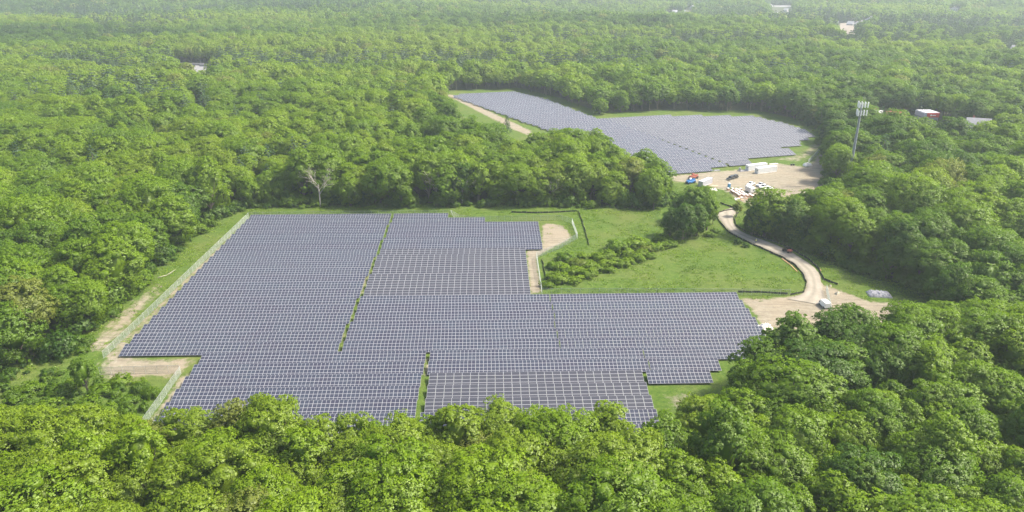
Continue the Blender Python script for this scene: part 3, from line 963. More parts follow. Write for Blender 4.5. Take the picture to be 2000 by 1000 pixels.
# --- all other trees: one object per distance band, instanced
def scatter(name, P, Z, rotz, sc, ix, tn, meshes, label=None, wide=1.0):
    colx = bpy.data.collections.new(name + '_models')
    for q, m in enumerate(meshes):
        o = bpy.data.objects.new(f'model_{q:02d}', m)
        colx.objects.link(o)
    me = bpy.data.meshes.new(name)
    me.vertices.add(len(P))
    me.vertices.foreach_set('co', np.column_stack([P, Z]).astype(np.float32).ravel())
    for nm, ty_, arr in (('rotz', 'FLOAT', rotz), ('tint', 'FLOAT', tn), ('ix', 'INT', ix)):
        a = me.attributes.new(nm, ty_, 'POINT')
        a.data.foreach_set('value', np.asarray(arr, np.float32 if ty_ == 'FLOAT' else np.int32))
    rs = np.random.RandomState(len(P))
    s3 = np.column_stack([sc * wide * rs.uniform(.85, 1.2, len(P)), sc * wide * rs.uniform(.85, 1.2, len(P)), sc * rs.uniform(.86, 1.12, len(P))])
    me.attributes.new('sc', 'FLOAT_VECTOR', 'POINT').data.foreach_set('vector', s3.astype(np.float32).ravel())
    o = link(name, me, kind='stuff', label=label)
    g = bpy.data.node_groups.new(name, 'GeometryNodeTree')
    g.interface.new_socket('Geometry', in_out='INPUT', socket_type='NodeSocketGeometry')
    g.interface.new_socket('Geometry', in_out='OUTPUT', socket_type='NodeSocketGeometry')
    gi, go = g.nodes.new('NodeGroupInput'), g.nodes.new('NodeGroupOutput')
    ci = g.nodes.new('GeometryNodeCollectionInfo')
    ci.inputs['Collection'].default_value = colx
    ci.inputs['Separate Children'].default_value = True
    ci.inputs['Reset Children'].default_value = True
    ip = g.nodes.new('GeometryNodeInstanceOnPoints')
    ip.inputs['Pick Instance'].default_value = True
    def attr(nm, ty_):
        a = g.nodes.new('GeometryNodeInputNamedAttribute'); a.data_type = ty_
        a.inputs['Name'].default_value = nm
        return a.outputs['Attribute']
    cx = g.nodes.new('ShaderNodeCombineXYZ')
    g.links.new(attr('rotz', 'FLOAT'), cx.inputs['Z'])
    e2r = g.nodes.new('FunctionNodeEulerToRotation')
    g.links.new(cx.outputs[0], e2r.inputs[0])
    g.links.new(gi.outputs[0], ip.inputs['Points'])
    g.links.new(ci.outputs[0], ip.inputs['Instance'])
    g.links.new(attr('ix', 'INT'), ip.inputs['Instance Index'])
    g.links.new(e2r.outputs[0], ip.inputs['Rotation'])
    g.links.new(attr('sc', 'FLOAT_VECTOR'), ip.inputs['Scale'])
    g.links.new(ip.outputs[0], go.inputs[0])
    md = o.modifiers.new('scatter', 'NODES')
    md.node_group = g
    return o
rest = ~is_ind
b1 = rest & (PTS[:, 1] < 520)
scatter('forest', PTS[b1], np.zeros(b1.sum()), rot[b1], scl[b1], kind[b1], tint[b1], [v[2] for v in VARS], wide=1.24)
b2 = rest & (PTS[:, 1] >= 520) & (PTS[:, 1] < 1200)
k2 = np.where(kind >= 13, 5, kind % 5)
scatter('distant_forest', PTS[b2], relief(PTS[b2, 0], PTS[b2, 1]), rot[b2], scl[b2], k2[b2], tint[b2], MID, wide=1.12)
b3 = rest & (PTS[:, 1] >= 1200)
scatter('far_forest', PTS[b3], relief(PTS[b3, 0], PTS[b3, 1]), rot[b3], scl[b3], k2[b3], tint[b3], FARV)

# undergrowth along the woodland edges
EP = jitter_grid(3.0, 110, 480, 60, .7)
ed = edge_dist(EP, CLEAR)
ins = inside(EP, CLEAR)
pe = np.where(ins, np.clip(1 - ed / 5.0, 0, 1) ** 1.5 * .75, np.clip(1 - ed / 9.0, 0, 1) * .8)
far_u = np.array([far_uv(*p) for p in EP])
bad = inside(far_u, FAR_POLY) | (edge_dist(far_u, FAR_POLY) < 5)
nu = np.array([(p[0] * math.cos(D1) + p[1] * math.sin(D1), -p[0] * math.sin(D1) + p[1] * math.cos(D1)) for p in EP])
bad |= (nu[:, 0] > -112) & (nu[:, 0] < 80) & (nu[:, 1] > 124) & (nu[:, 1] < 290) & ~((nu[:, 0] > 14) & (nu[:, 1] > 208))
rl = np.array(poly_at(ROAD_L)[:-1]); rr_ = np.array(poly_at(ROAD_R)[:-1])
road_poly = [tuple(p) for p in rl] + [tuple(p) for p in rr_[::-1]]
bad |= inside(EP, road_poly) | (edge_dist(EP, road_poly) < 3.5)
for pts, soft, kk in DIRT:
    if kk > .9: bad |= inside(EP, poly_at(pts))
ok = (rng.rand(len(EP)) < pe) & ~bad
# low scrub in the lower left corner
scr = inside(EP, poly_at([(-80, 740), (60, 724), (190, 745), (300, 742), (322, 752), (285, 800), (250, 845), (-80, 850)])) & (rng.rand(len(EP)) < .75)
ok |= scr
E_ = EP[ok]
scatter('undergrowth', E_, np.zeros(len(E_)), rng.uniform(0, 6.28, len(E_)), rng.uniform(.45, 1.25, len(E_)) * np.where(inside(E_, CLEAR), np.where(E_[:, 1] < 172, .55, .8), 1.5), rng.randint(0, 3, len(E_)), np.clip(.42 + .5 * (vnoise(E_, 18, 3) - .5) + rng.normal(0, .1, len(E_)), .05, .8), [s[0] for s in SHRUB])

# tall grass and weeds in the meadow
def tuft_mesh(seed):
    r = np.random.RandomState(seed)
    n = 26
    P = np.column_stack([r.normal(0, .55, n), r.normal(0, .55, n), r.uniform(.08, .38, n)])
    return leaves_to_mesh('tuft', P, r.normal(0, .6, (n, 3)) + (0, 0, .7), r.uniform(.2, .42, n), r, M['leaf'])
GPs = jitter_grid(1.75, 120, 330, 70, .55)
gk = inside(GPs, CLEAR)
gn = np.column_stack([GPs[:, 0] * math.cos(D1) + GPs[:, 1] * math.sin(D1), -GPs[:, 0] * math.sin(D1) + GPs[:, 1] * math.cos(D1)])
arr = (gn[:, 0] > -102) & (gn[:, 0] < 77) & (gn[:, 1] > 124) & (gn[:, 1] < 286) & ~((gn[:, 0] > 19) & (gn[:, 1] > 206))
gk &= ~arr & ~inside(GPs, road_poly)
gk &= rng.rand(len(GPs)) < np.clip(vnoise(GPs, 6, 5) * 1.5 - .25, .1, .9)
for pts, soft, kk in DIRT:
    gk &= ~(inside(GPs, poly_at(pts)) & (rng.rand(len(GPs)) < kk))
GPs = GPs[gk]
scatter('tall_grass', GPs, np.full(len(GPs), .05), rng.uniform(0, 6.28, len(GPs)), rng.uniform(.5, 1.3, len(GPs)), rng.randint(0, 4, len(GPs)), np.clip(.62 + .5 * (vnoise(GPs, 12, 6) - .5) + rng.normal(0, .08, len(GPs)), .2, .9), [tuft_mesh(s) for s in range(4)])

#<P2>
# ------------------------------------------------------------------ trees and bushes standing alone in the clearing
def lone(px_, py_, var, sc_, tn, lab, group=None, rz=0.0):
    x, y = at(px_, py_)
    kd = VARS[var]
    t = thing({'oak': 'oak_tree', 'maple': 'maple_tree', 'ash': 'ash_tree', 'pine': 'pine_tree'}[kd[5]], lab, 'tree', (x, y, 0), rz, group)
    t.scale = (sc_,) * 3
    c = link('crown', kd[0], t); c['tint'] = tn
    link('trunk', kd[1], t)
    return t
G = 'trees of the clump beside the track'
lone(1333, 470, 12, .92, .20, 'dark green round tree standing at the front of the meadow clump', G, 1.0)
lone(1308, 462, 10, .72, .30, 'smaller green tree on the left flank of the meadow clump', G, 2.2)
lone(1360, 462, 11, .92, .33, 'green tree right of the dark round one in the meadow clump', G, .4)
lone(1380, 450, 9, .92, .55, 'pale feathery tree at the right end of the meadow clump', G, .9)
lone(1352, 440, 8, .98, .48, 'tall pale green tree behind the dark round one in the meadow', G, 4.)
lone(1374, 425, 12, .85, .52, 'slender light tree at the back of the meadow clump', G, 4.)
lone(1328, 432, 10, .75, .30, 'low broad tree tucked behind the left of the meadow clump', G, 3.)
lone(1340, 415, 5, .5, .22, 'small dark tree below the end of the back wood', G, 3.)
lone(1392, 438, 5, .42, .45, 'small bushy tree between the clump and the gravel track', G, 5.)
lone(1438, 424, 9, .45, .95, 'small brownish tree at the bend where the track meets the yard', None, 2.)
lone(1276, 410, 6, .66, .62, 'pale yellow green tree at the right end of the back wood', None, 1.)
lone(172, 770, 9, .66, .48, 'slim leafy tree alone beside the fence corner left of the panels', None, 1.)
lone(990, 266, 13, .72, .35, 'lone dark pine at the lower end of the far field path', None, 1.)

for q, (a, b, v, s_, tn) in enumerate([(1468, 460, 11, .82, .22), (1476, 455, 12, .80, .12), (1490, 461, 10, .88, .18), (1505, 464, 12, .84, .26), (1506, 456, 11, .92, .14), (1522, 470, 10, .90, .20), (1545, 474, 12, .86, .30), (1494, 447, 10, .85, .2), (1562, 479, 11, .9, .16), (1522, 462, 12, .95, .1), (1482, 442, 11, .8, .24), (1540, 470, 10, 1.0, .2)]):
    lone(a, b, v, s_, tn, f"{'dark' if tn < .19 else 'deep'} green tree, {ordinal(q + 1)} of the row beginning where the track bends under the yard", 'trees along the woodland side of the track', q * 1.7)

def bush(px_, py_, var, sc_, tn, lab, group, rz=0.0):
    x, y = at(px_, py_)
    t = link('bush', SHRUB[var][0], loc=(x, y, 0), rz=rz)
    t.scale = (sc_ * 1.1, sc_, sc_ * .72); t['tint'] = tn
    return tag(t, lab, 'bush', group)
BUSHES = [(1071, 562, 0, .9, .5), (1082, 525, 2, 1.0, .42), (1092, 552, 2, 1.2, .62), (1106, 508, 2, 1.15, .35), (1112, 536, 1, 1.3, .5), (1122, 553, 0, 1.1, .62), (1135, 520, 0, 1.2, .92),
          (1146, 541, 2, 1.1, .56), (1165, 532, 1, 1.3, .5), (1178, 520, 0, 1.1, .9), (1190, 532, 0, 1.0, .55), (1204, 490, 2, 1.6, .42), (1216, 520, 1, 1.3, .58), (1240, 482, 2, 1.5, .60), (1243, 508, 0, 1.2, .55),
          (1262, 492, 1, 1.3, .93), (1272, 503, 0, 1.0, .5), (1286, 470, 0, 1.2, .45), (1296, 484, 1, 1.2, .5), (1314, 480, 0, 1.0, .42), (1160, 505, 1, 1.1, .55), (1078, 545, 2, .9, .6), (1100, 530, 2, 1.0, .64), (1118, 518, 1, 1.2, .58), (1128, 536, 2, 1.0, .66), (1150, 525, 2, 1.0, .6), (1172, 508, 2, 1.0, .62), (1186, 505, 2, 1.1, .52), (1198, 518, 2, .9, .64), (1222, 500, 2, 1.1, .6), (1228, 515, 2, .8, .66), (1252, 500, 2, .9, .63), (1258, 480, 2, 1.0, .5), (1278, 488, 2, 1.0, .6), (1302, 474, 2, .9, .55), (1138, 505, 2, .9, .6), (1395, 455, 1, 1.0, .4), (1384, 462, 0, .9, .4)]
for q, (a, b, v, s_, tn) in enumerate(sorted(BUSHES)):
    tn = tn if tn > .9 else min(.80, tn + .16)
    wrd = 'brownish' if tn > .9 else 'bright green' if tn > .6 else 'green' if tn > .48 else 'dark green'
    bush(a, b, v, s_, tn, f"{wrd} leafy mound, {ordinal(q + 1)} from the left in the meadow's scrub strip", 'leafy mounds of the meadow scrub strip', q * 1.3)
LB_ = [(200, 770, 2, 0.94, 0.57), (235, 752, 2, 0.94, 0.66), (275, 757, 1, 1.01, 0.62), (295, 775, 0, 0.86, 0.54), (250, 790, 2, 0.86, 0.47), (215, 805, 0, 1.08, 0.66), (170, 800, 2, 1.01, 0.62), (120, 770, 2, 1.01, 0.50), (90, 800, 0, 1.08, 0.66), (60, 765, 2, 0.94, 0.60), (30, 790, 1, 1.08, 0.52), (140, 825, 1, 1.01, 0.66), (245, 822, 0, 0.86, 0.66)]
for q, (a, b, v, s_, tn) in enumerate(sorted(LB_)):
    bush(a, b, v, s_, tn, f"vine covered bush, {ordinal(q + 1)} from the left in the scrub outside the lower left fence", 'bushes outside the lower left fence', q * 2.1)

BARE = [(626, 404, 1, 1.05, 'pale dead tree with bare twigs at the middle of the back wood edge'), (410, 372, 2, 1.0, 'grey bare branching tree rising from the wood by the far left corner'),
        (444, 366, 3, 1.0, 'grey bare stemmed tree just right of another bare one in the back wood'), (853, 397, 4, .85, 'whitish bare tree with crooked limbs at the back wood edge'),
        (772, 397, 5, .95, 'thin pale bare trunk at the back wood edge left of the crooked one'), (903, 398, 6, .75, 'short pale bare tree at the back wood edge right of the crooked one'),
        (1079, 400, 7, .8, 'thin bare grey tree near the right part of the back wood edge'), (32, 958, 8, .85, 'reddish grey bare tree among the lower left front trees')]
for a, b, sd, s_, lab in BARE:
    V, T = bare_tree(900 + sd, 16.5)
    x, y = at(a, b)
    o = link('bare_tree', mesh_np('bare_tree', V, None, T, mats=[M['pale_bark']], smooth=True), loc=(x, y, 0), rz=sd)
    o.scale = (s_,) * 3
    tag(o, lab, 'tree', 'bare trees in the woods')

for pts, r_, lab in [([(262, 544), (285, 538), (302, 531)], .22, 'pale fallen log lying at the foot of the left wood'),
                     ([(309, 515), (320, 507), (332, 499)], .16, 'pale crooked fallen branch uphill of the big log by the left wood'),
                     ([(308, 544), (326, 540), (343, 530)], .13, 'thin pale fallen branch lying nearest the left fence')]:
    P_ = [(*at(a, b), .35 + .15 * i) for i, (a, b) in enumerate(pts)]
    m = MB()
    for i in range(len(P_) - 1):
        m.tube(P_[i], P_[i + 1], r_ * (1 - .3 * i), r_ * (.7 - .3 * i), 7)
    mid = Vector(P_[1])
    m.tube(mid, mid + Vector((1.6, 1.2, .5)), r_ * .4, r_ * .15, 5)
    tag(m.build('fallen_log', M['pale_bark'], smooth=True), lab, 'log', 'fallen logs by the left wood')

# ------------------------------------------------------------------ fences
def chain_fence(pts, label, h=2.35, post=3.05, world_pts=None):
    P_ = [Vector((*p, 0)) for p in (world_pts or poly_at(pts))]
    t = thing('chain_link_fence', label, 'fence', P_[0], 0, 'chain link fences round the solar fields')
    post_m = MB(); post_m.tube((0, 0, -.3), (0, 0, h + .08), .036, n=6)
    pm = None
    rail = MB(); WV, WT, off = [], [], 0
    for i in range(len(P_) - 1):
        a, b = P_[i] - P_[0], P_[i + 1] - P_[0]
        L = (b - a).length
        d = (b - a) / L
        k = max(1, round(L / post))
        for j in range(k + (1 if i == len(P_) - 2 else 0)):
            q = a + d * L * j / k
            if pm is None:
                o = post_m.build('post', M['post_white'], t, loc=q); pm = o.data
            else:
                o = link('post', pm, t, q)
        rail.tube(a + Vector((0, 0, h)), b + Vector((0, 0, h)), .03, n=4)
        rail.tube(a + Vector((0, 0, .08)), b + Vector((0, 0, .08)), .015, n=3)
        sp = .17
        x = np.arange(-h, L, sp)
        for sg in (1, -1):
            s0, s1 = np.maximum(x, 0), np.minimum(x + h, L)
            z0_, z1_ = s0 - x, s1 - x
            if sg < 0: z0_, z1_ = h - z0_, h - z1_
            A = np.array(a)[None] + np.outer(s0, np.array(d)); B = np.array(a)[None] + np.outer(s1, np.array(d))
            A[:, 2] = z0_ + .04; B[:, 2] = z1_ + .04
            n_ = np.array((-d.y, d.x, 0)) * .0075
            dd = (B - A); dd /= np.maximum(np.linalg.norm(dd, axis=1, keepdims=True), 1e-6)
            w_ = np.cross(dd, np.array((-d.y, d.x, 0))) * .0075
            ring = [lambda c: c + n_, lambda c: c - n_ * .5 + w_ * .87, lambda c: c - n_ * .5 - w_ * .87]
            V = np.stack([f(A) for f in ring] + [f(B) for f in ring], 1).reshape(-1, 3)
            base = (np.arange(len(x)) * 6)[:, None, None] + off
            Q = np.array([(0, 1, 4, 3), (1, 2, 5, 4), (2, 0, 3, 5)])[None] + base
            WV.append(V); WT.append(Q.reshape(-1, 4)); off += len(V)
    rail.build('rail', M['steel'], t, kind='stuff')
    link('wire_mesh', mesh_np('wire_mesh', np.concatenate(WV), np.concatenate(WT), mats=[M['wire']]), t, kind='stuff')
    return t
chain_fence([(486, 426), (370, 539), (253, 653), (203, 701)], 'long chain link fence up the left side of the near panels')
chain_fence([(196, 733), (352, 729)], 'short chain link fence across the dirt below the lower left panel corner')
chain_fence([(354, 731), (283, 832), (262, 864)], 'slanting chain link fence along the lower left panel block')
chain_fence([(486, 425), (880, 420.5)], 'chain link fence behind the top row of the near panels')
chain_fence([(881, 420.5), (896, 429), (915, 433), (1098, 431)], 'chain link fence behind the stepped top right panel rows')
chain_fence([(1098, 431), (1117, 437), (1128, 467)], 'angled chain link fence round the dirt turnaround by the meadow')
chain_fence([(1128, 467), (1090, 488), (1048, 504)], 'chain link fence slanting from the turnaround down to the panels')
chain_fence([(1048, 504), (1058, 574)], 'short chain link fence beside the narrow dirt lane')
chain_fence([(1059, 576), (1300, 576.5), (1542, 578)], 'long chain link fence between the meadow and the lower panels')
chain_fence([(1613, 284), (1578, 320)], 'chain link fence on the right side of the far field')
chain_fence([(1613, 568), (1625, 628)], 'chain link gate fence beside the white van')
for a, b, c, d_ in [(881, 421, 889, 430)]:
    m = MB(); A_, B_ = at(a, b), at(c, d_)
    m.tube((*A_, 2.3), (*B_, .1), .06, n=5)
    tag(m.build('brace_pole', M['post_white']), 'white leaning brace pole at the fence corner behind the top rows', 'pole')

def silt(pts, label, h=.75):
    P_ = [Vector((*p, .1)) for p in poly_at(pts)]
    Q_ = []
    for i in range(len(P_) - 1):
        k = max(1, int((P_[i + 1] - P_[i]).length / 2.2))
        for j in range(k):
            q = P_[i].lerp(P_[i + 1], j / k)
            Q_.append(q + Vector((random.Random(len(Q_)).uniform(-.15, .15), random.Random(len(Q_) + 9).uniform(-.15, .15), 0)))
    Q_.append(P_[-1])
    t = thing('silt_fence', label, 'fence', Q_[0], 0, 'black silt fences')
    f = MB(); o0 = Q_[0]
    st_ = None
    for i in range(len(Q_) - 1):
        a, b = Q_[i] - o0, Q_[i + 1] - o0
        d = (b - a); L = d.length
        rzz = math.atan2(d.y, d.x)
        hh = h * random.Random(i).uniform(.8, 1.05)
        f.box((*((a + b) / 2).xy, hh / 2), (L + .02, .03, hh), rzz)
    for i, q in enumerate(Q_):
        if st_ is None:
            m = MB(); m.box((0, 0, .45), (.06, .06, 1.1)); s_ = m.build('stake', M['wood'], t, loc=q - o0); st_ = s_.data
        else:
            link('stake', st_, t, q - o0)
    f.build('fabric', M['silt'], t, kind='stuff')
silt([(1396, 421), (1408, 438), (1423, 455), (1440, 465), (1470, 479), (1502, 493), (1528, 505), (1551, 519), (1567, 536), (1575, 553), (1571, 572), (1543, 578)], 'black silt fence along the meadow side of the gravel track')
silt([(1442, 416), (1434, 429), (1437, 441), (1452, 452), (1485, 464), (1521, 477), (1554, 493), (1582, 511), (1600, 528), (1609, 547), (1636, 557)], 'black silt fence along the woodland side of the gravel track')
silt([(1396, 419), (1416, 413), (1434, 410)], 'short black silt fence across the upper end of the gravel track')
silt([(1406, 398), (1424, 404), (1440, 411)], 'short black silt fence in the grass above the track end')
silt([(1129, 413), (1136, 431), (1144, 456), (1150, 480)], 'black silt fence running down the meadow beside the turnaround')
silt([(998, 416), (1060, 417), (1127, 414)], 'black silt fence in the grass strip below the back wood')
silt([(1059, 507), (1064, 535), (1070, 566)], 'black silt fence just right of the narrow dirt lane')
silt([(1440, 572), (1500, 573), (1538, 576)], 'black silt fence behind the right end of the meadow fence')
for pts, lab in [([(1527, 506), (1544, 519), (1557, 532)], 'orange straw wattle along the meadow side of the track'), ([(1584, 511), (1597, 523), (1603, 530)], 'orange straw wattle along the woodland side of the track')]:
    P_ = [Vector((*p, .22)) for p in poly_at(pts)]
    m = MB()
    for i in range(len(P_) - 1): m.tube(P_[i], P_[i + 1], .24, .22, 8)
    tag(m.build('straw_wattle', M['straw'], smooth=True), lab, 'straw roll', 'straw wattles by the track')

# ------------------------------------------------------------------ yard things
def heading(p, q):
    a, b = at(*p), at(*q)
    return math.atan2(b[1] - a[1], b[0] - a[0])

def container(corner, along, L, mat, label, W=2.44, Hc=2.6):
    """corner: pixel of the near left bottom corner, along: pixel of the other end of the long side"""
    rz = heading(corner, along)
    x, y = at(*corner)
    c, s = math.cos(rz), math.sin(rz)
    ox, oy = x + c * L / 2 - s * W / 2, y + s * L / 2 + c * W / 2
    t = thing('shipping_container', label, 'container', (ox, oy, .12), rz, 'shipping containers in the yard')
    b = MB()
    b.box((0, 0, .12), (L, W, .24))
    b.box((0, 0, Hc - .06), (L, W, .12))
    for sy in (-1, 1):
        for sx in (-1, 1): b.box((sx * (L / 2 - .08), sy * (W / 2 - .08), Hc / 2), (.16, .16, Hc - .36))
    k = int(L / .30)
    for sy in (-1, 1):                                   # corrugated long sides
        V, Fs = [], []
        for i in range(k * 2 + 1):
            xx = -L / 2 + .16 + (L - .32) * i / (k * 2)
            yy = sy * (W / 2 - (.02 if (i // 2) % 2 else .10))
            V += [(xx, yy, .24), (xx, yy, Hc - .12)]
        Fs = [(2 * i, 2 * i + 2, 2 * i + 3, 2 * i + 1) for i in range(k * 2)]
        b.add(V, Fs)
    b.box((L / 2 - .06, 0, Hc / 2), (.04, W - .3, Hc - .36))
    b.build('body', mat, t)
    r = MB()
    r.box((0, 0, Hc + .012), (L - .1, W - .1, .03))
    for i in range(int(L / .6)): r.box((-L / 2 + .4 + i * .6, 0, Hc + .035), (.18, W - .3, .03))
    r.build('roof', mat, t)
    for sy in (-1, 1):
        d = MB(); d.box((-L / 2 + .02, sy * .56, Hc / 2), (.05, 1.08, Hc - .38))
        dd = d.build('door', mat, t)
        lb = MB()
        for q in (.3, .8): lb.tube((-L / 2 - .03, sy * q, .3), (-L / 2 - .03, sy * q, Hc - .25), .025, n=5)
        lb.box((-L / 2 - .02, sy * .52, 1.75), (.03, .5, .42), m=0)
        lb.build('lock_bar', M['black'] if mat is M['white'] else M['steel'], dd)
    return t
container((1480, 340.5), (1517, 335.6), 12.2, M['white'], 'white shipping container parked in front of its twin by the far panels', Hc=2.9)
container((1461.5, 334.8), (1498.5, 329.9), 12.2, M['white'], 'white shipping container standing behind its twin close to the far panels', Hc=2.9)
container((1372, 366), (1392, 357.5), 9.6, M['grey'], 'long pale grey shipping container beside the blue loader')

def pickup(p, q, paint, label, bed=True, L=5.5, W=1.95, name='pickup_truck', cat='pickup truck', group='vehicles parked in the yard', z=0.05):
    """p: pixel below the front, q: pixel below the tail"""
    rz = heading(q, p)
    a, b = at(*p), at(*q)
    t = thing(name, label, cat, ((a[0] + b[0]) / 2, (a[1] + b[1]) / 2, z), rz, group)
    m = MB(); h = L / 2
    if bed:
        m.prism([(-h, .5), (h, .5), (h, .95), (h - .15, 1.08), (.95, 1.15), (.55, 1.18), (-.9, 1.18), (-h, 1.12)], -W / 2, W / 2)
    else:
        m.prism([(-h, .5), (h, .5), (h, .9), (h - .15, 1.02), (1.15, 1.12), (-h, 1.15)], -W / 2, W / 2)
    m.build('body', paint, t, bevel=.06)
    c = MB()
    x0_, x1_ = (-.75, .95) if bed else (-h + .15, 1.1)
    c.prism([(x0_, 1.16), (x1_, 1.16), (x1_ - .65, 1.80), (x0_ + .2, 1.83)], -W / 2 + .16, W / 2 - .16)
    cb = c.build('cab', paint, t, bevel=.05)
    g = MB()
    g.prism([(x0_ + .22, 1.24), (x1_ - .22, 1.24), (x1_ - .72, 1.70), (x0_ + .32, 1.70)], -W / 2 + .145, -W / 2 + .17)
    g.prism([(x0_ + .22, 1.24), (x1_ - .22, 1.24), (x1_ - .72, 1.70), (x0_ + .32, 1.70)], W / 2 - .17, W / 2 - .145)
    g.build('side_window', M['glass'], cb)
    ws = MB(); ws.add([(x1_ - .03, -.72, 1.22), (x1_ - .03, .72, 1.22), (x1_ - .60, .66, 1.76), (x1_ - .60, -.66, 1.76)], [(0, 1, 2, 3)])
    ws.v = [(v[0] + .04, v[1], v[2] + .02) for v in ws.v]
    ws.build('windscreen', M['glass'], cb)
    if bed:
        bb = MB(); bb.box((-h + 1.0, 0, 1.165), (1.75, W - .3, .06)); bb.build('cargo_bed', M['black'], t)
    for sx in (-1, 1):
        for sy in (-1, 1):
            w = MB(); w.tube((sx * h * .62, sy * (W / 2 - .22), .38), (sx * h * .62, sy * (W / 2 + .01), .38), .38, n=12)
            wo = w.build('wheel', M['rubber'], t)
            rm = MB(); rm.tube((sx * h * .62, sy * (W / 2 - .05), .38), (sx * h * .62, sy * (W / 2 + .025), .38), .2, n=10)
            rm.build('rim', M['steel'], wo)
    for sy in (-1, 1):
        hl = MB(); hl.box((h + .005, sy * (W / 2 - .28), .84), (.04, .36, .16)); hl.build('headlight', M['silver'], t)
    bp = MB(); bp.box((h + .03, 0, .6), (.12, W - .1, .2)); bp.box((-h - .03, 0, .6), (.12, W - .1, .2)); bp.build('bumper', M['steel'], t, kind='stuff')
    return t
pickup((1457, 366.5), (1475, 358.5), M['white'], 'white pickup truck at the left end of the parked vehicles')
pickup((1476, 367), (1494, 360.5), M['grey'], 'dark silver pickup truck, second of the parked vehicles')
pickup((1482, 371), (1500, 364.5), M['dull_white'], 'silver white pickup truck, third of the parked vehicles')
pickup((1491, 375), (1510, 368.5), M['white'], 'white pickup truck at the right end of the parked vehicles')
pickup((1418, 354), (1435, 348), M['black'], 'black car parked alone above the blue portable toilet', bed=False, L=4.9, name='parked_car', cat='car')
pickup((1427, 351), (1441, 346.5), M['black'], 'dark car half hidden behind the black car', bed=False, L=4.6, name='parked_car', cat='car')

def van(p, rz, label):
    x, y = at(*p)
    t = thing('white_van', label, 'van', (x, y, .15), rz)
    t.scale = (.78, .95, .85)
    m = MB(); m.prism([(-2.6, .4), (2.6, .4), (2.6, 1.1), (1.9, 1.35), (1.4, 2.35), (-2.6, 2.4)], -1.0, 1.0); m.build('body', M['white'], t, bevel=.08)
    g = MB(); g.add([(1.93, -.8, 1.4), (1.93, .8, 1.4), (1.47, .75, 2.22), (1.47, -.75, 2.22)], [(0, 1, 2, 3)]); g.build('windscreen', M['glass'], t)
    for sy in (-1, 1):
        k = MB(); k.box((1.5, sy * 1.16, 1.5), (.2, .26, .42)); k.build('mirror', M['black'], t)
        for sx in (-1, 1):
            w = MB(); w.tube((sx * 1.7, sy * .8, .36), (sx * 1.7, sy * 1.02, .36), .36, n=12); w.build('wheel', M['rubber'], t)
    return t
van((1609.5, 599), R(97), 'white van parked beside the gate fence behind the treetops')

def cart(p, q):
    rz = heading(q, p); a, b = at(*p), at(*q)
    t = thing('utility_vehicle', 'dark utility vehicle with red tail standing on the gravel track', 'utility vehicle', ((a[0] + b[0]) / 2, (a[1] + b[1]) / 2, .3), rz)
    m = MB(); m.prism([(-.2, .45), (1.7, .45), (1.7, .85), (1.2, 1.1), (-.2, 1.05)], -.75, .75); m.build('hood', M['black'], t, bevel=.05)
    c = MB()
    for sy in (-.7, .7):
        c.tube((1.0, sy, 1.0), (.5, sy, 1.95), .05, n=5); c.tube((-.5, sy, 1.0), (-.4, sy, 1.95), .05, n=5); c.tube((.5, sy, 1.95), (-.4, sy, 1.95), .05, n=5)
    c.build('roll_cage', M['black'], t, kind='stuff')
    r = MB(); r.box((.05, 0, 1.98), (1.2, 1.5, .07)); r.build('roof', M['black'], t)
    s = MB(); s.box((0, 0, .95), (.5, 1.2, .25)); s.box((-.28, 0, 1.3), (.14, 1.2, .55)); s.build('seat', M['black'], t)
    d = MB(); d.box((-1.15, 0, .85), (1.35, 1.5, .55), taper=1.06); d.build('cargo_box', M['rust'], t, bevel=.03)
    for sx in (-1.15, 1.2):
        for sy in (-1, 1):
            w = MB(); w.tube((sx, sy * .6, .33), (sx, sy * .86, .33), .36, n=12); w.build('wheel', M['rubber'], t)
cart((1529, 490), (1545, 496.5))

def loader(p, q, label, paint):
    rz = heading(q, p); a, b = at(*p), at(*q)
    t = thing('telescopic_loader', label, 'loader', ((a[0] + b[0]) / 2, (a[1] + b[1]) / 2, .05), rz, 'loaders beside the grey container')
    m = MB(); m.prism([(-2.6, .6), (2.4, .6), (2.6, 1.0), (2.2, 1.4), (-2.4, 1.5), (-2.7, 1.2)], -.95, .95); m.build('chassis', paint, t, bevel=.05)
    bo = MB(); bo.box((.2, .25, 1.85), (5.4, .42, .5), rx=0); bo.box((2.9, .25, 1.5), (.5, .4, 1.0)); bo.build('boom', paint, t)
    fk = MB()
    for sy in (-.3, .8): fk.box((3.5, sy - .0, 1.0), (1.2, .12, .08))
    fk.box((3.0, .25, 1.2), (.12, 1.5, .6)); fk.build('fork', M['black'], t)
    cb = MB(); cb.box((-.2, -.55, 1.95), (1.5, .85, 1.2), taper=.86); c = cb.build('cab', M['white'] if paint is M['blue'] else paint, t, bevel=.05)
    g = MB(); g.box((-.2, -.99, 2.0), (1.1, .03, .7)); g.box((.56, -.55, 2.0), (.04, .65, .75)); g.build('window', M['glass'], c)
    for sx in (-1.7, 1.7):
        for sy in (-1, 1):
            w = MB(); w.tube((sx, sy * .75, .6), (sx, sy * 1.2, .6), .6, n=12); w.build('wheel', M['rubber'], t)
loader((1337, 361), (1360, 356), 'blue loader standing left of the grey container', M['blue'])
loader((1346, 351), (1362, 347.5), 'rusty red loader half hidden behind the blue loader', M['rust'])

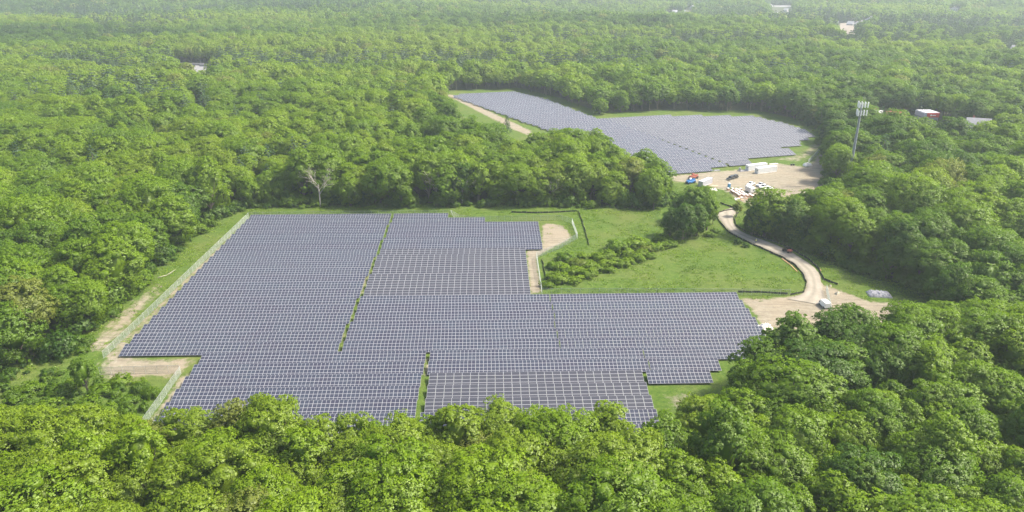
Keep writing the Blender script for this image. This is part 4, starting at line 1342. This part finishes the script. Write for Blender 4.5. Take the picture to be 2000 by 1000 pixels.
x, y = at(1423.5, 367.5)
t = thing('portable_toilet', 'blue portable toilet with white roof above the wrapped pallets', 'toilet', (x, y, .05), .3)
m = MB(); m.box((0, 0, .08), (1.2, 1.2, .16)); m.build('base', M['black'], t)
m = MB(); m.box((0, 0, 1.15), (1.1, 1.1, 2.0), taper=.97); m.build('cabin', M['sky_blue'], t, bevel=.05)
m = MB(); m.box((0, 0, 2.3), (1.16, 1.16, .3), taper=.7); m.build('roof', M['white'], t, bevel=.05)
m = MB(); m.box((0, -.55, 1.1), (.7, .04, 1.75)); d = m.build('door', M['sky_blue'], t)
m = MB(); m.box((.22, -.585, 1.1), (.06, .04, .16)); m.build('handle', M['white'], d)
m = MB(); m.tube((.35, .35, 2.3), (.35, .35, 2.75), .06, n=6); m.build('vent_pipe', M['white'], t)

rz = heading((1457, 375), (1469, 381.5))
x, y = at(1464, 376)
t = thing('site_trailer', 'white site office trailer at the end of the wrapped pallets', 'trailer', (x, y, .05), rz)
m = MB(); m.prism([(-2.6, .55), (2.6, .55), (2.65, 1.0), (2.5, 2.75), (2.2, 2.95), (-2.3, 2.95), (-2.6, 2.7)], -1.2, 1.2); m.build('body', M['white'], t, bevel=.12)
for xx in (-1.6, .2):
    m = MB(); m.box((xx, -1.21, 1.95), (.6, .05, .5)); f = m.build('window', M['glass'], t)
m = MB(); m.box((2.62, .2, 1.9), (.06, .55, .5)); m.build('window', M['glass'], t)
m = MB(); m.box((1.4, -1.21, 1.6), (.75, .04, 1.8)); m.build('door', M['dull_white'], t)
for sy in (-1, 1):
    m = MB(); m.tube((0, sy * .95, .38), (0, sy * 1.18, .38), .38, n=12); m.build('wheel', M['rubber'], t)
m = MB(); m.box((-3.2, 0, .5), (1.3, .12, .12)); m.build('hitch', M['black'], t)

# wrapped pallets
def pallet_proto():
    t = thing('wrapped_pallet', 'brown boxed pallet with white wrapped top in the pallet rows beside the trailer', 'pallet', (0, 0, 0), 0, 'wrapped pallets beside the trailer')
    m = MB()
    for i in range(3): m.box((0, -.45 + .45 * i, .05), (1.1, .12, .1))
    m.box((0, 0, .12), (1.12, 1.1, .04)); m.build('pallet_base', M['wood'], t, kind='stuff')
    m = MB(); m.box((0, 0, .66), (1.05, 1.0, 1.04)); m.build('boxes', M['card'], t, bevel=.02)
    m = MB(); m.box((0, 0, 1.2), (1.08, 1.03, .07), taper=.95); m.build('cover', M['wrap'], t)
    return t
A0 = Vector(at(1416, 371)); A1 = Vector(at(1441, 386)); B1 = Vector(at(1449, 372.5))
ea, eb = (A1 - A0), (B1 - A0)
na, nb = int(ea.length / 1.5), int(eb.length / 1.55)
proto = None
for i in range(na):
    for j in range(nb):
        rr = random.Random(i * 31 + j)
        if rr.random() < .08: continue
        p = A0 + ea * (i + .5) / na + eb * (j + .5) / nb
        q = at(1456, 374)
        if (p - Vector(at(1464, 377))).length < 3.6: continue
        rzz = math.atan2(ea.y, ea.x) + rr.uniform(-.12, .12)
        loc = (p.x + rr.uniform(-.2, .2), p.y + rr.uniform(-.2, .2), .06)
        if proto is None:
            proto = pallet_proto(); proto.location = loc; proto.rotation_euler = (0, 0, rzz); o = proto
        else:
            o = copy_tree(proto, loc, rzz)
        o['label'] = f"brown boxed pallet with white top, {ordinal(i + 1)} along the {ordinal(j + 1)} line from the meadow side"
for i in range(9):
    rr = random.Random(i + 50)
    p = at(rr.uniform(1436, 1458), rr.uniform(385, 392))
    m = MB(); m.box((0, 0, .08), (rr.uniform(1.0, 2.2), rr.uniform(.8, 1.3), .06), rx=rr.uniform(-.15, .15))
    tag(m.build('flat_box', M['card'] if i % 3 == 0 else M['wrap'], loc=(*p, .1 + .03 * i), rz=rr.uniform(0, 3)), f'{"brown" if i % 3 == 0 else "white"} flattened carton, {ordinal(i + 1)} of the litter strewn below the wrapped pallets', 'carton', 'flattened cartons below the pallets')

def pile(name, p, sx, sy, sz, mat, label, cat, seed=1, rz=0.0, n=26, rough=.35, flat=.5):
    """irregular heap on an elliptical base"""
    rg = np.random.RandomState(seed)
    u = np.linspace(-1, 1, n); X, Y = np.meshgrid(u, u)
    q = np.column_stack([X.ravel(), Y.ravel()])
    e = np.maximum(np.abs(q[:, 0]), np.abs(q[:, 1]))
    h = np.clip((1 - e) / flat, 0, 1) ** .7
    h = h * (1 - rough + rough * 2 * vnoise(q * 3 + seed, .45, seed)) + rough * .5 * rg.rand(len(q)) * (h > 0)
    V = np.column_stack([q[:, 0] * sx + rg.normal(0, .02, len(q)), q[:, 1] * sy + rg.normal(0, .02, len(q)), h * sz])
    ix = np.arange(n * n).reshape(n, n)
    Q = np.stack([ix[:-1, :-1], ix[:-1, 1:], ix[1:, 1:], ix[1:, :-1]], -1).reshape(-1, 4)
    x, y = at(*p)
    return tag(link(name, mesh_np(name, V, Q, mats=[mat]), loc=(x, y, .05), rz=rz), label, cat)
pile('stone_pile', (1717, 577), 3.6, 2.1, 1.0, M['stone'], 'flat topped pile of grey crushed stone on the grass right of the gate', 'stone pile', 3, R(-9), 34, .3, .35)
pile('debris_heap', (1494, 643), 2.2, 1.6, 1.0, M['wrap'], 'crumpled white plastic heap at the right end of the near panels', 'debris', 5, .4, 18, .8)
pile('tarp_heap', (1577, 324), 2.1, 1.5, 1.3, M['wrap'], 'white tarp covered heap on the yard near the far right fence', 'heap', 6, .2, 16, .4)
pile('boulder', (1636, 575), .95, .7, .9, M['boulder'], 'pale tan boulder lying right of the gate fence', 'boulder', 7, .3, 10, .4, .8)
pile('boulder', (1616, 566), .45, .35, .5, M['boulder'], 'small whitish rock at the top of the gate fence', 'rock', 8, .3, 8, .4, .8)
pile('boulder', (1621.5, 559.5), .45, .35, .5, M['boulder'], 'small tan rock beside the end of the silt fence', 'rock', 9, .3, 8, .4, .8)
pile('wrapped_bundle', (1389, 371.5), 1.1, .8, 1.0, M['wrap'], 'white wrapped bundle nearer the grey container', 'bundle', 10, .5, 10, .3, .9)
pile('wrapped_bundle', (1396.5, 372.5), 1.1, .8, 1.1, M['wrap'], 'white wrapped bundle right of a like one near the grey container', 'bundle', 11, .1, 10, .3, .9)
for a, b, rzz, L_, lab in [(1382, 370, -.3, 2.2, 'stack of pale planks below the grey container'), (1396, 363.5, -.2, 3.0, 'pale planks lying right of the grey container'), (1380, 366, .6, 2.6, 'pale planks leaning at the side of the grey container'), (1511, 320.5, .15, 5.0, 'white boards lying right of the white containers')]:
    t = thing('plank_stack', lab, 'planks', (*at(a, b), .06), rzz, 'plank stacks in the yard')
    me0 = None
    for i in range(3):
        if me0 is None:
            m = MB(); m.box((0, 0, .08), (L_, .34, .12)); o = m.build('plank', M['wrap'] if L_ > 4 else M['wood'], t, loc=(0, -.4, 0)); me0 = o.data
        else:
            link('plank', me0, t, (random.Random(i).uniform(-.2, .2), -.4 + .4 * i, 0), .04 * i)
for a, lab in [(1545.5, 'black drum standing in the yard, the left one of two'), (1550, 'black drum standing in the yard, the right one of two')]:
    x, y = at(a, 323.5)
    t = thing('black_drum', lab, 'drum', (x, y, .05), 0, 'drums in the yard')
    m = MB(); m.tube((0, 0, 0), (0, 0, .9), .5, n=12); m.build('barrel', M['black'], t, smooth=False)
    m = MB()
    for z_ in (.3, .6): m.tube((0, 0, z_ - .03), (0, 0, z_ + .03), .53, n=12)
    m.build('hoop', M['rubber'], t, kind='stuff')
for a, b, sx, sy, lab in [(1400, 333.5, 3.4, 1.9, 'low concrete pad on the yard at the front of the far panels'), (1452, 334, 5.5, 3.0, 'grey concrete pad left of the white containers')]:
    m = MB(); m.box((0, 0, .15), (sx, sy, .3)); tag(m.build('concrete_pad', M['concrete'], loc=(*at(a, b), .05), rz=.3, bevel=.03), lab, 'pad', 'concrete pads in the yard')
x, y = at(1444.5, 335)
t = thing('electrical_cabinet', 'dark grey electrical cabinet on the pad left of the white containers', 'cabinet', (x, y, .35), .3)
m = MB(); m.box((0, 0, .8), (1.0, .7, 1.6)); m.build('housing', M['stone'], t, bevel=.03)
m = MB(); m.box((0, -.36, .8), (.8, .03, 1.4)); m.build('door', M['stone'], t)

# ------------------------------------------------------------------ person on the track
def skin(name, verts, edges, radii, mat, parent, root=0):
    me = bpy.data.meshes.new(name); me.from_pydata(verts, edges, []); me.materials.append(mat)
    o = link(name, me, parent)
    o.modifiers.new('skin', 'SKIN')
    sv = me.skin_vertices[0].data
    for i, r in enumerate(radii): sv[i].radius = (r, r); sv[i].use_root = (i == root)
    s = o.modifiers.new('sub', 'SUBSURF'); s.levels = 1; s.render_levels = 1
    return o
x, y = at(1476, 476.5)
t = thing('person', 'person in a bright yellow top and dark trousers walking on the gravel track', 'person', (x, y, .3), R(200))
bv = [(0, 0, .95), (0, 0, 1.15), (0, 0, 1.40), (0, 0, 1.53), (0, 0.02, 1.66), (0, .03, 1.76),
      (.19, 0, 1.40), (.26, .02, 1.14), (.27, .10, .90), (-.19, 0, 1.40), (-.26, -.02, 1.14), (-.27, .04, .90),
      (.10, 0, .90), (.11, .12, .50), (.11, .10, .08), (.11, .24, .04), (-.10, 0, .90), (-.11, -.10, .50), (-.11, -.22, .10), (-.11, -.10, .04)]
be = [(0, 1), (1, 2), (2, 3), (3, 4), (4, 5), (2, 6), (6, 7), (7, 8), (2, 9), (9, 10), (10, 11), (0, 12), (12, 13), (13, 14), (14, 15), (0, 16), (16, 17), (17, 18), (18, 19)]
skin('body', bv, be, [.13, .12, .13, .06, .10, .08, .06, .045, .035, .06, .045, .035, .085, .06, .045, .04, .085, .06, .045, .04], M['skin'], t)
skin('vest', [bv[i] for i in (0, 1, 2, 6, 7, 9, 10)], [(0, 1), (1, 2), (2, 3), (3, 4), (2, 5), (5, 6)], [.155, .15, .16, .085, .065, .085, .065], M['hi_vis'], t)
skin('trousers', [bv[i] for i in (0, 12, 13, 14, 16, 17, 18)], [(0, 1), (1, 2), (2, 3), (0, 4), (4, 5), (5, 6)], [.15, .105, .08, .065, .105, .08, .065], M['denim'], t)
m = MB(); m.tube((0, .03, 1.74), (0, .03, 1.86), .125, .07, n=10); m.build('helmet', M['white'], t, smooth=True)

# ------------------------------------------------------------------ cell tower
t = thing('cell_tower', 'tall grey monopole cell tower with two tiers of white antennas above the right trees', 'tower', (tx, ty, 0), .2)
m = MB()
for i in range(8):
    z0_, z1_ = i * 4.85, (i + 1) * 4.85
    m.tube((0, 0, z0_), (0, 0, z1_), .82 - .05 * i, .82 - .05 * (i + 1), 12, caps=(i == 7))
m.build('pole', M['mast'], t, smooth=True)
m = MB(); m.tube((0, 0, 38.8), (0, 0, 42.2), .05, .03, 6); m.build('lightning_rod', M['post_white'], t)
ant = None
for tier, zc in enumerate((34.9, 38.6)):
    m = MB()
    cs = [Vector((2.5 * math.cos(a), 2.5 * math.sin(a), zc - .6)) for a in (R(90), R(210), R(330))]
    for i in range(3):
        a, b = cs[i], cs[(i + 1) % 3]
        a2 = a.lerp(b, -.12); b2 = a.lerp(b, 1.12)
        m.tube(a2, b2, .07, n=5); m.tube(a2 + Vector((0, 0, 1.1)), b2 + Vector((0, 0, 1.1)), .05, n=5)
        m.tube((0, 0, zc - .6), a.lerp(b, .5), .09, n=5)
    m.build('platform', M['steel'], t, kind='stuff')
    for i in range(3):
        a, b = cs[i], cs[(i + 1) % 3]
        nrm = (a.lerp(b, .5)).xy.normalized()
        for f in (0.0, .33, .67, 1.0):
            p = a.lerp(b, f)
            loc = (p.x + nrm.x * .25, p.y + nrm.y * .25, zc)
            rz_ = math.atan2(nrm.y, nrm.x)
            if ant is None:
                k = MB(); k.box((0, 0, 0), (.22, .42, 2.5)); o = k.build('antenna', M['white'], t, loc=loc, rz=rz_, bevel=.05); ant = o.data
            else:
                o = link('antenna', ant, t, loc, rz_)

# ------------------------------------------------------------------ buildings among the trees
def gable(name, label, loc, rz, w, d, hw, hr, wall, roof, cat='house', group=None, nwin=3):
    t = thing(name, label, cat, loc, rz, group)
    m = MB(); m.prism([(-w / 2, 0), (w / 2, 0), (w / 2, hw), (0, hr - .15), (-w / 2, hw)], -d / 2, d / 2); m.build('wall', wall, t)
    r = MB()
    for s in (-1, 1):
        a = math.atan2(hr - hw, w / 2); L = math.hypot(w / 2 + .5, (hr - hw) * (w / 2 + .5) / (w / 2))
        V = []
        for yy in (-d / 2 - .4, d / 2 + .4):
            V += [(0, yy, hr), (s * (w / 2 + .5), yy, hw - (hr - hw) * .5 / (w / 2)), (s * (w / 2 + .5), yy, hw - (hr - hw) * .5 / (w / 2) + .22), (0, yy, hr + .22)]
        r.add(V, [(0, 1, 2, 3), (4, 7, 6, 5), (0, 4, 5, 1), (1, 5, 6, 2), (2, 6, 7, 3), (3, 7, 4, 0)])
    rf = r.build('roof', roof, t)
    k = MB(); k.box((w * .18, d * .2, hr + .1), (.8, .8, 1.6)); k.build('chimney', M['rust'], rf)
    wm = None
    for sy in (-1, 1):
        for fl in ((1.5, 4.1) if hw > 4.5 else (1.6,)):
            for i in range(nwin):
                xx = -w / 2 + w * (i + .5) / nwin
                if wm is None:
                    q = MB(); q.box((0, 0, 0), (1.1, .08, 1.4)); o = q.build('window', M['glass'], t, loc=(xx, sy * (d / 2 + .02), fl)); wm = o.data
                else: link('window', wm, t, (xx, sy * (d / 2 + .02), fl))
    q = MB(); q.box((w * .08, -d / 2 - .03, 1.05), (1.0, .08, 2.1)); q.build('door', M['dull_white'], t)
    return t
HP = [('first', 'white'), ]
hm_ = {0: (M['siding'], M['roof_grey'], 'white'), 1: (M['siding'], M['roof_grey'], 'pale grey'), 2: (M['siding'], M['stone'], 'pale')}
for i, ((hx, hy, hk), (x, y, _)) in enumerate(zip(HOUSE_SPOTS, HOUSES)):
    wl, rf, wd = hm_[hk]
    if i < 9: place = f"{ordinal(i + 1)} from left of those behind the brown field"
    elif i < 17: place = f"{ordinal(i - 8)} from left in the far cluster near the top middle right"
    elif i < 19: place = ['left', 'right'][i - 17] + ' of the pale far field near the top'
    else: place = ['at the top edge, left one of a pair', 'at the top edge, right one of a pair', 'alone at the top edge above the far field', 'alone near the top right corner', 'at the right edge below the top corner'][i - 19]
    gable('house', f"{wd} gabled house {place}", (x, y, float(relief(x, y)[0])), [0.2, 1.4, -.5, .8, 2.2][i % 5], 11 + (i % 3) * 2, 8.5 + (i % 2) * 2, 5.6, 9.6, wl, rf, group='houses far off among the trees')
(x, y), _, _ = BLD[0]
t = thing('red_building', 'flat roofed building with a red fascia and white lower wall among the right trees', 'building', (x, y, 0), .05)
m = MB(); m.box((0, 3, 2.6), (9.5, 11, 5.2)); m.build('wall', M['stone'], t)
m = MB(); m.box((.6, -2.7, 6.6), (8.2, .5, 2.7)); m.build('fascia', M['red'], t)
m = MB(); m.box((.2, 3.2, 8.1), (9.6, 11.2, .35)); m.box((-.5, 3.2, 6.6), (9.2, 11, 2.7)); m.build('roof', M['grey'], t)
m = MB(); m.tube((-1.0, -2.95, 6.6), (-1.0, -3.03, 6.6), .55, n=12); m.box((1.0, -3.0, 6.5), (2.4, .08, .45)); m.build('sign_mark', M['white'], t, kind='stuff')
for xx in (-2.6, 1.4, 3.2):
    m = MB(); m.box((xx, -2.55, 2.8), (1.4, .1, 1.6)); m.build('window', M['glass'], t)
(x, y), _, _ = BLD[1]
gable('red_roofed_shed', 'long low shed with a faded red roof left of the red building', (x - 2, y, 0), R(82), 7, 11, 5.5, 7.6, M['rust'], M['rust'], 'shed', nwin=2)
(x, y), _, _ = BLD[2]
gable('small_shed', 'small shed with a pale roof beside the cell tower top', (x, y, 0), R(60), 5, 6, 5.5, 7.2, M['dull_white'], M['dull_white'], 'shed', nwin=1)
(x, y), _, _ = BLD[3]
gable('grey_house', 'house with a broad grey shingle roof at the right among trees', (x, y, 0), R(70), 11, 13, 5.2, 10, M['dull_white'], M['roof_grey'])

# far openings: a pale lot, a bit of path, a bare field
def sheet(name, pts, mat, z=.06):
    P_ = poly_at(pts)
    zr = max(0.0, float(relief(*np.array(P_).T).max())) if P_[0][1] > 800 else float(relief(*P_[0])[0]) * 0
    m = MB(); m.add([(a, b, z + zr) for a, b in P_], [tuple(range(len(P_)))])
    return m.build(name, mat, kind='structure')
sheet('concrete_lot', [(334, 124), (434, 127), (438, 142), (410, 154), (345, 148), (330, 134)], M['concrete'])
for a, b, L_, lab in [(372, 128, 30, 'long low pale wall along the back of the far concrete lot'), (405, 130, 16, 'short pale block at the right back of the far concrete lot')]:
    m = MB(); m.box((0, 0, 1.2), (L_, 2.2, 2.4)); tag(m.build('low_wall', M['concrete'], loc=(*at(a, b), .05), rz=-.05), lab, 'wall', 'low walls of the far lot')
sheet('path', [(366, 206), (378, 205), (390, 216), (396, 240), (380, 240), (380, 222)], M['stone'])
sheet('bare_field', [(1640, 70), (1672, 70), (1666, 46), (1641, 46)], M['earth'], .1)
sheet('pale_field', [(1508, 26), (1552, 26), (1552, 11), (1512, 11)], M['concrete'], .1)
#</P2>
# ------------------------------------------------------------------ haze
hz_b = MB()
x0, x1, y0, y1, z0, z1 = -6500, 6500, -1400, 9000, -1.0, H + 6.0
hz_b.box(((x0 + x1) / 2, (y0 + y1) / 2, (z0 + z1) / 2), (x1 - x0, y1 - y0, z1 - z0))
hm, nt, out = new_mat('haze_air')
pv = N(nt, 'ShaderNodeVolumePrincipled')
pv.inputs['Color'].default_value = (0.82, 0.93, 1.0, 1)
pv.inputs['Density'].default_value = HAZE_DENSITY
pv.inputs['Anisotropy'].default_value = 0.2
nt.links.new(pv.outputs[0], out.inputs['Volume'])
hz_b.build('haze', hm, kind='stuff')
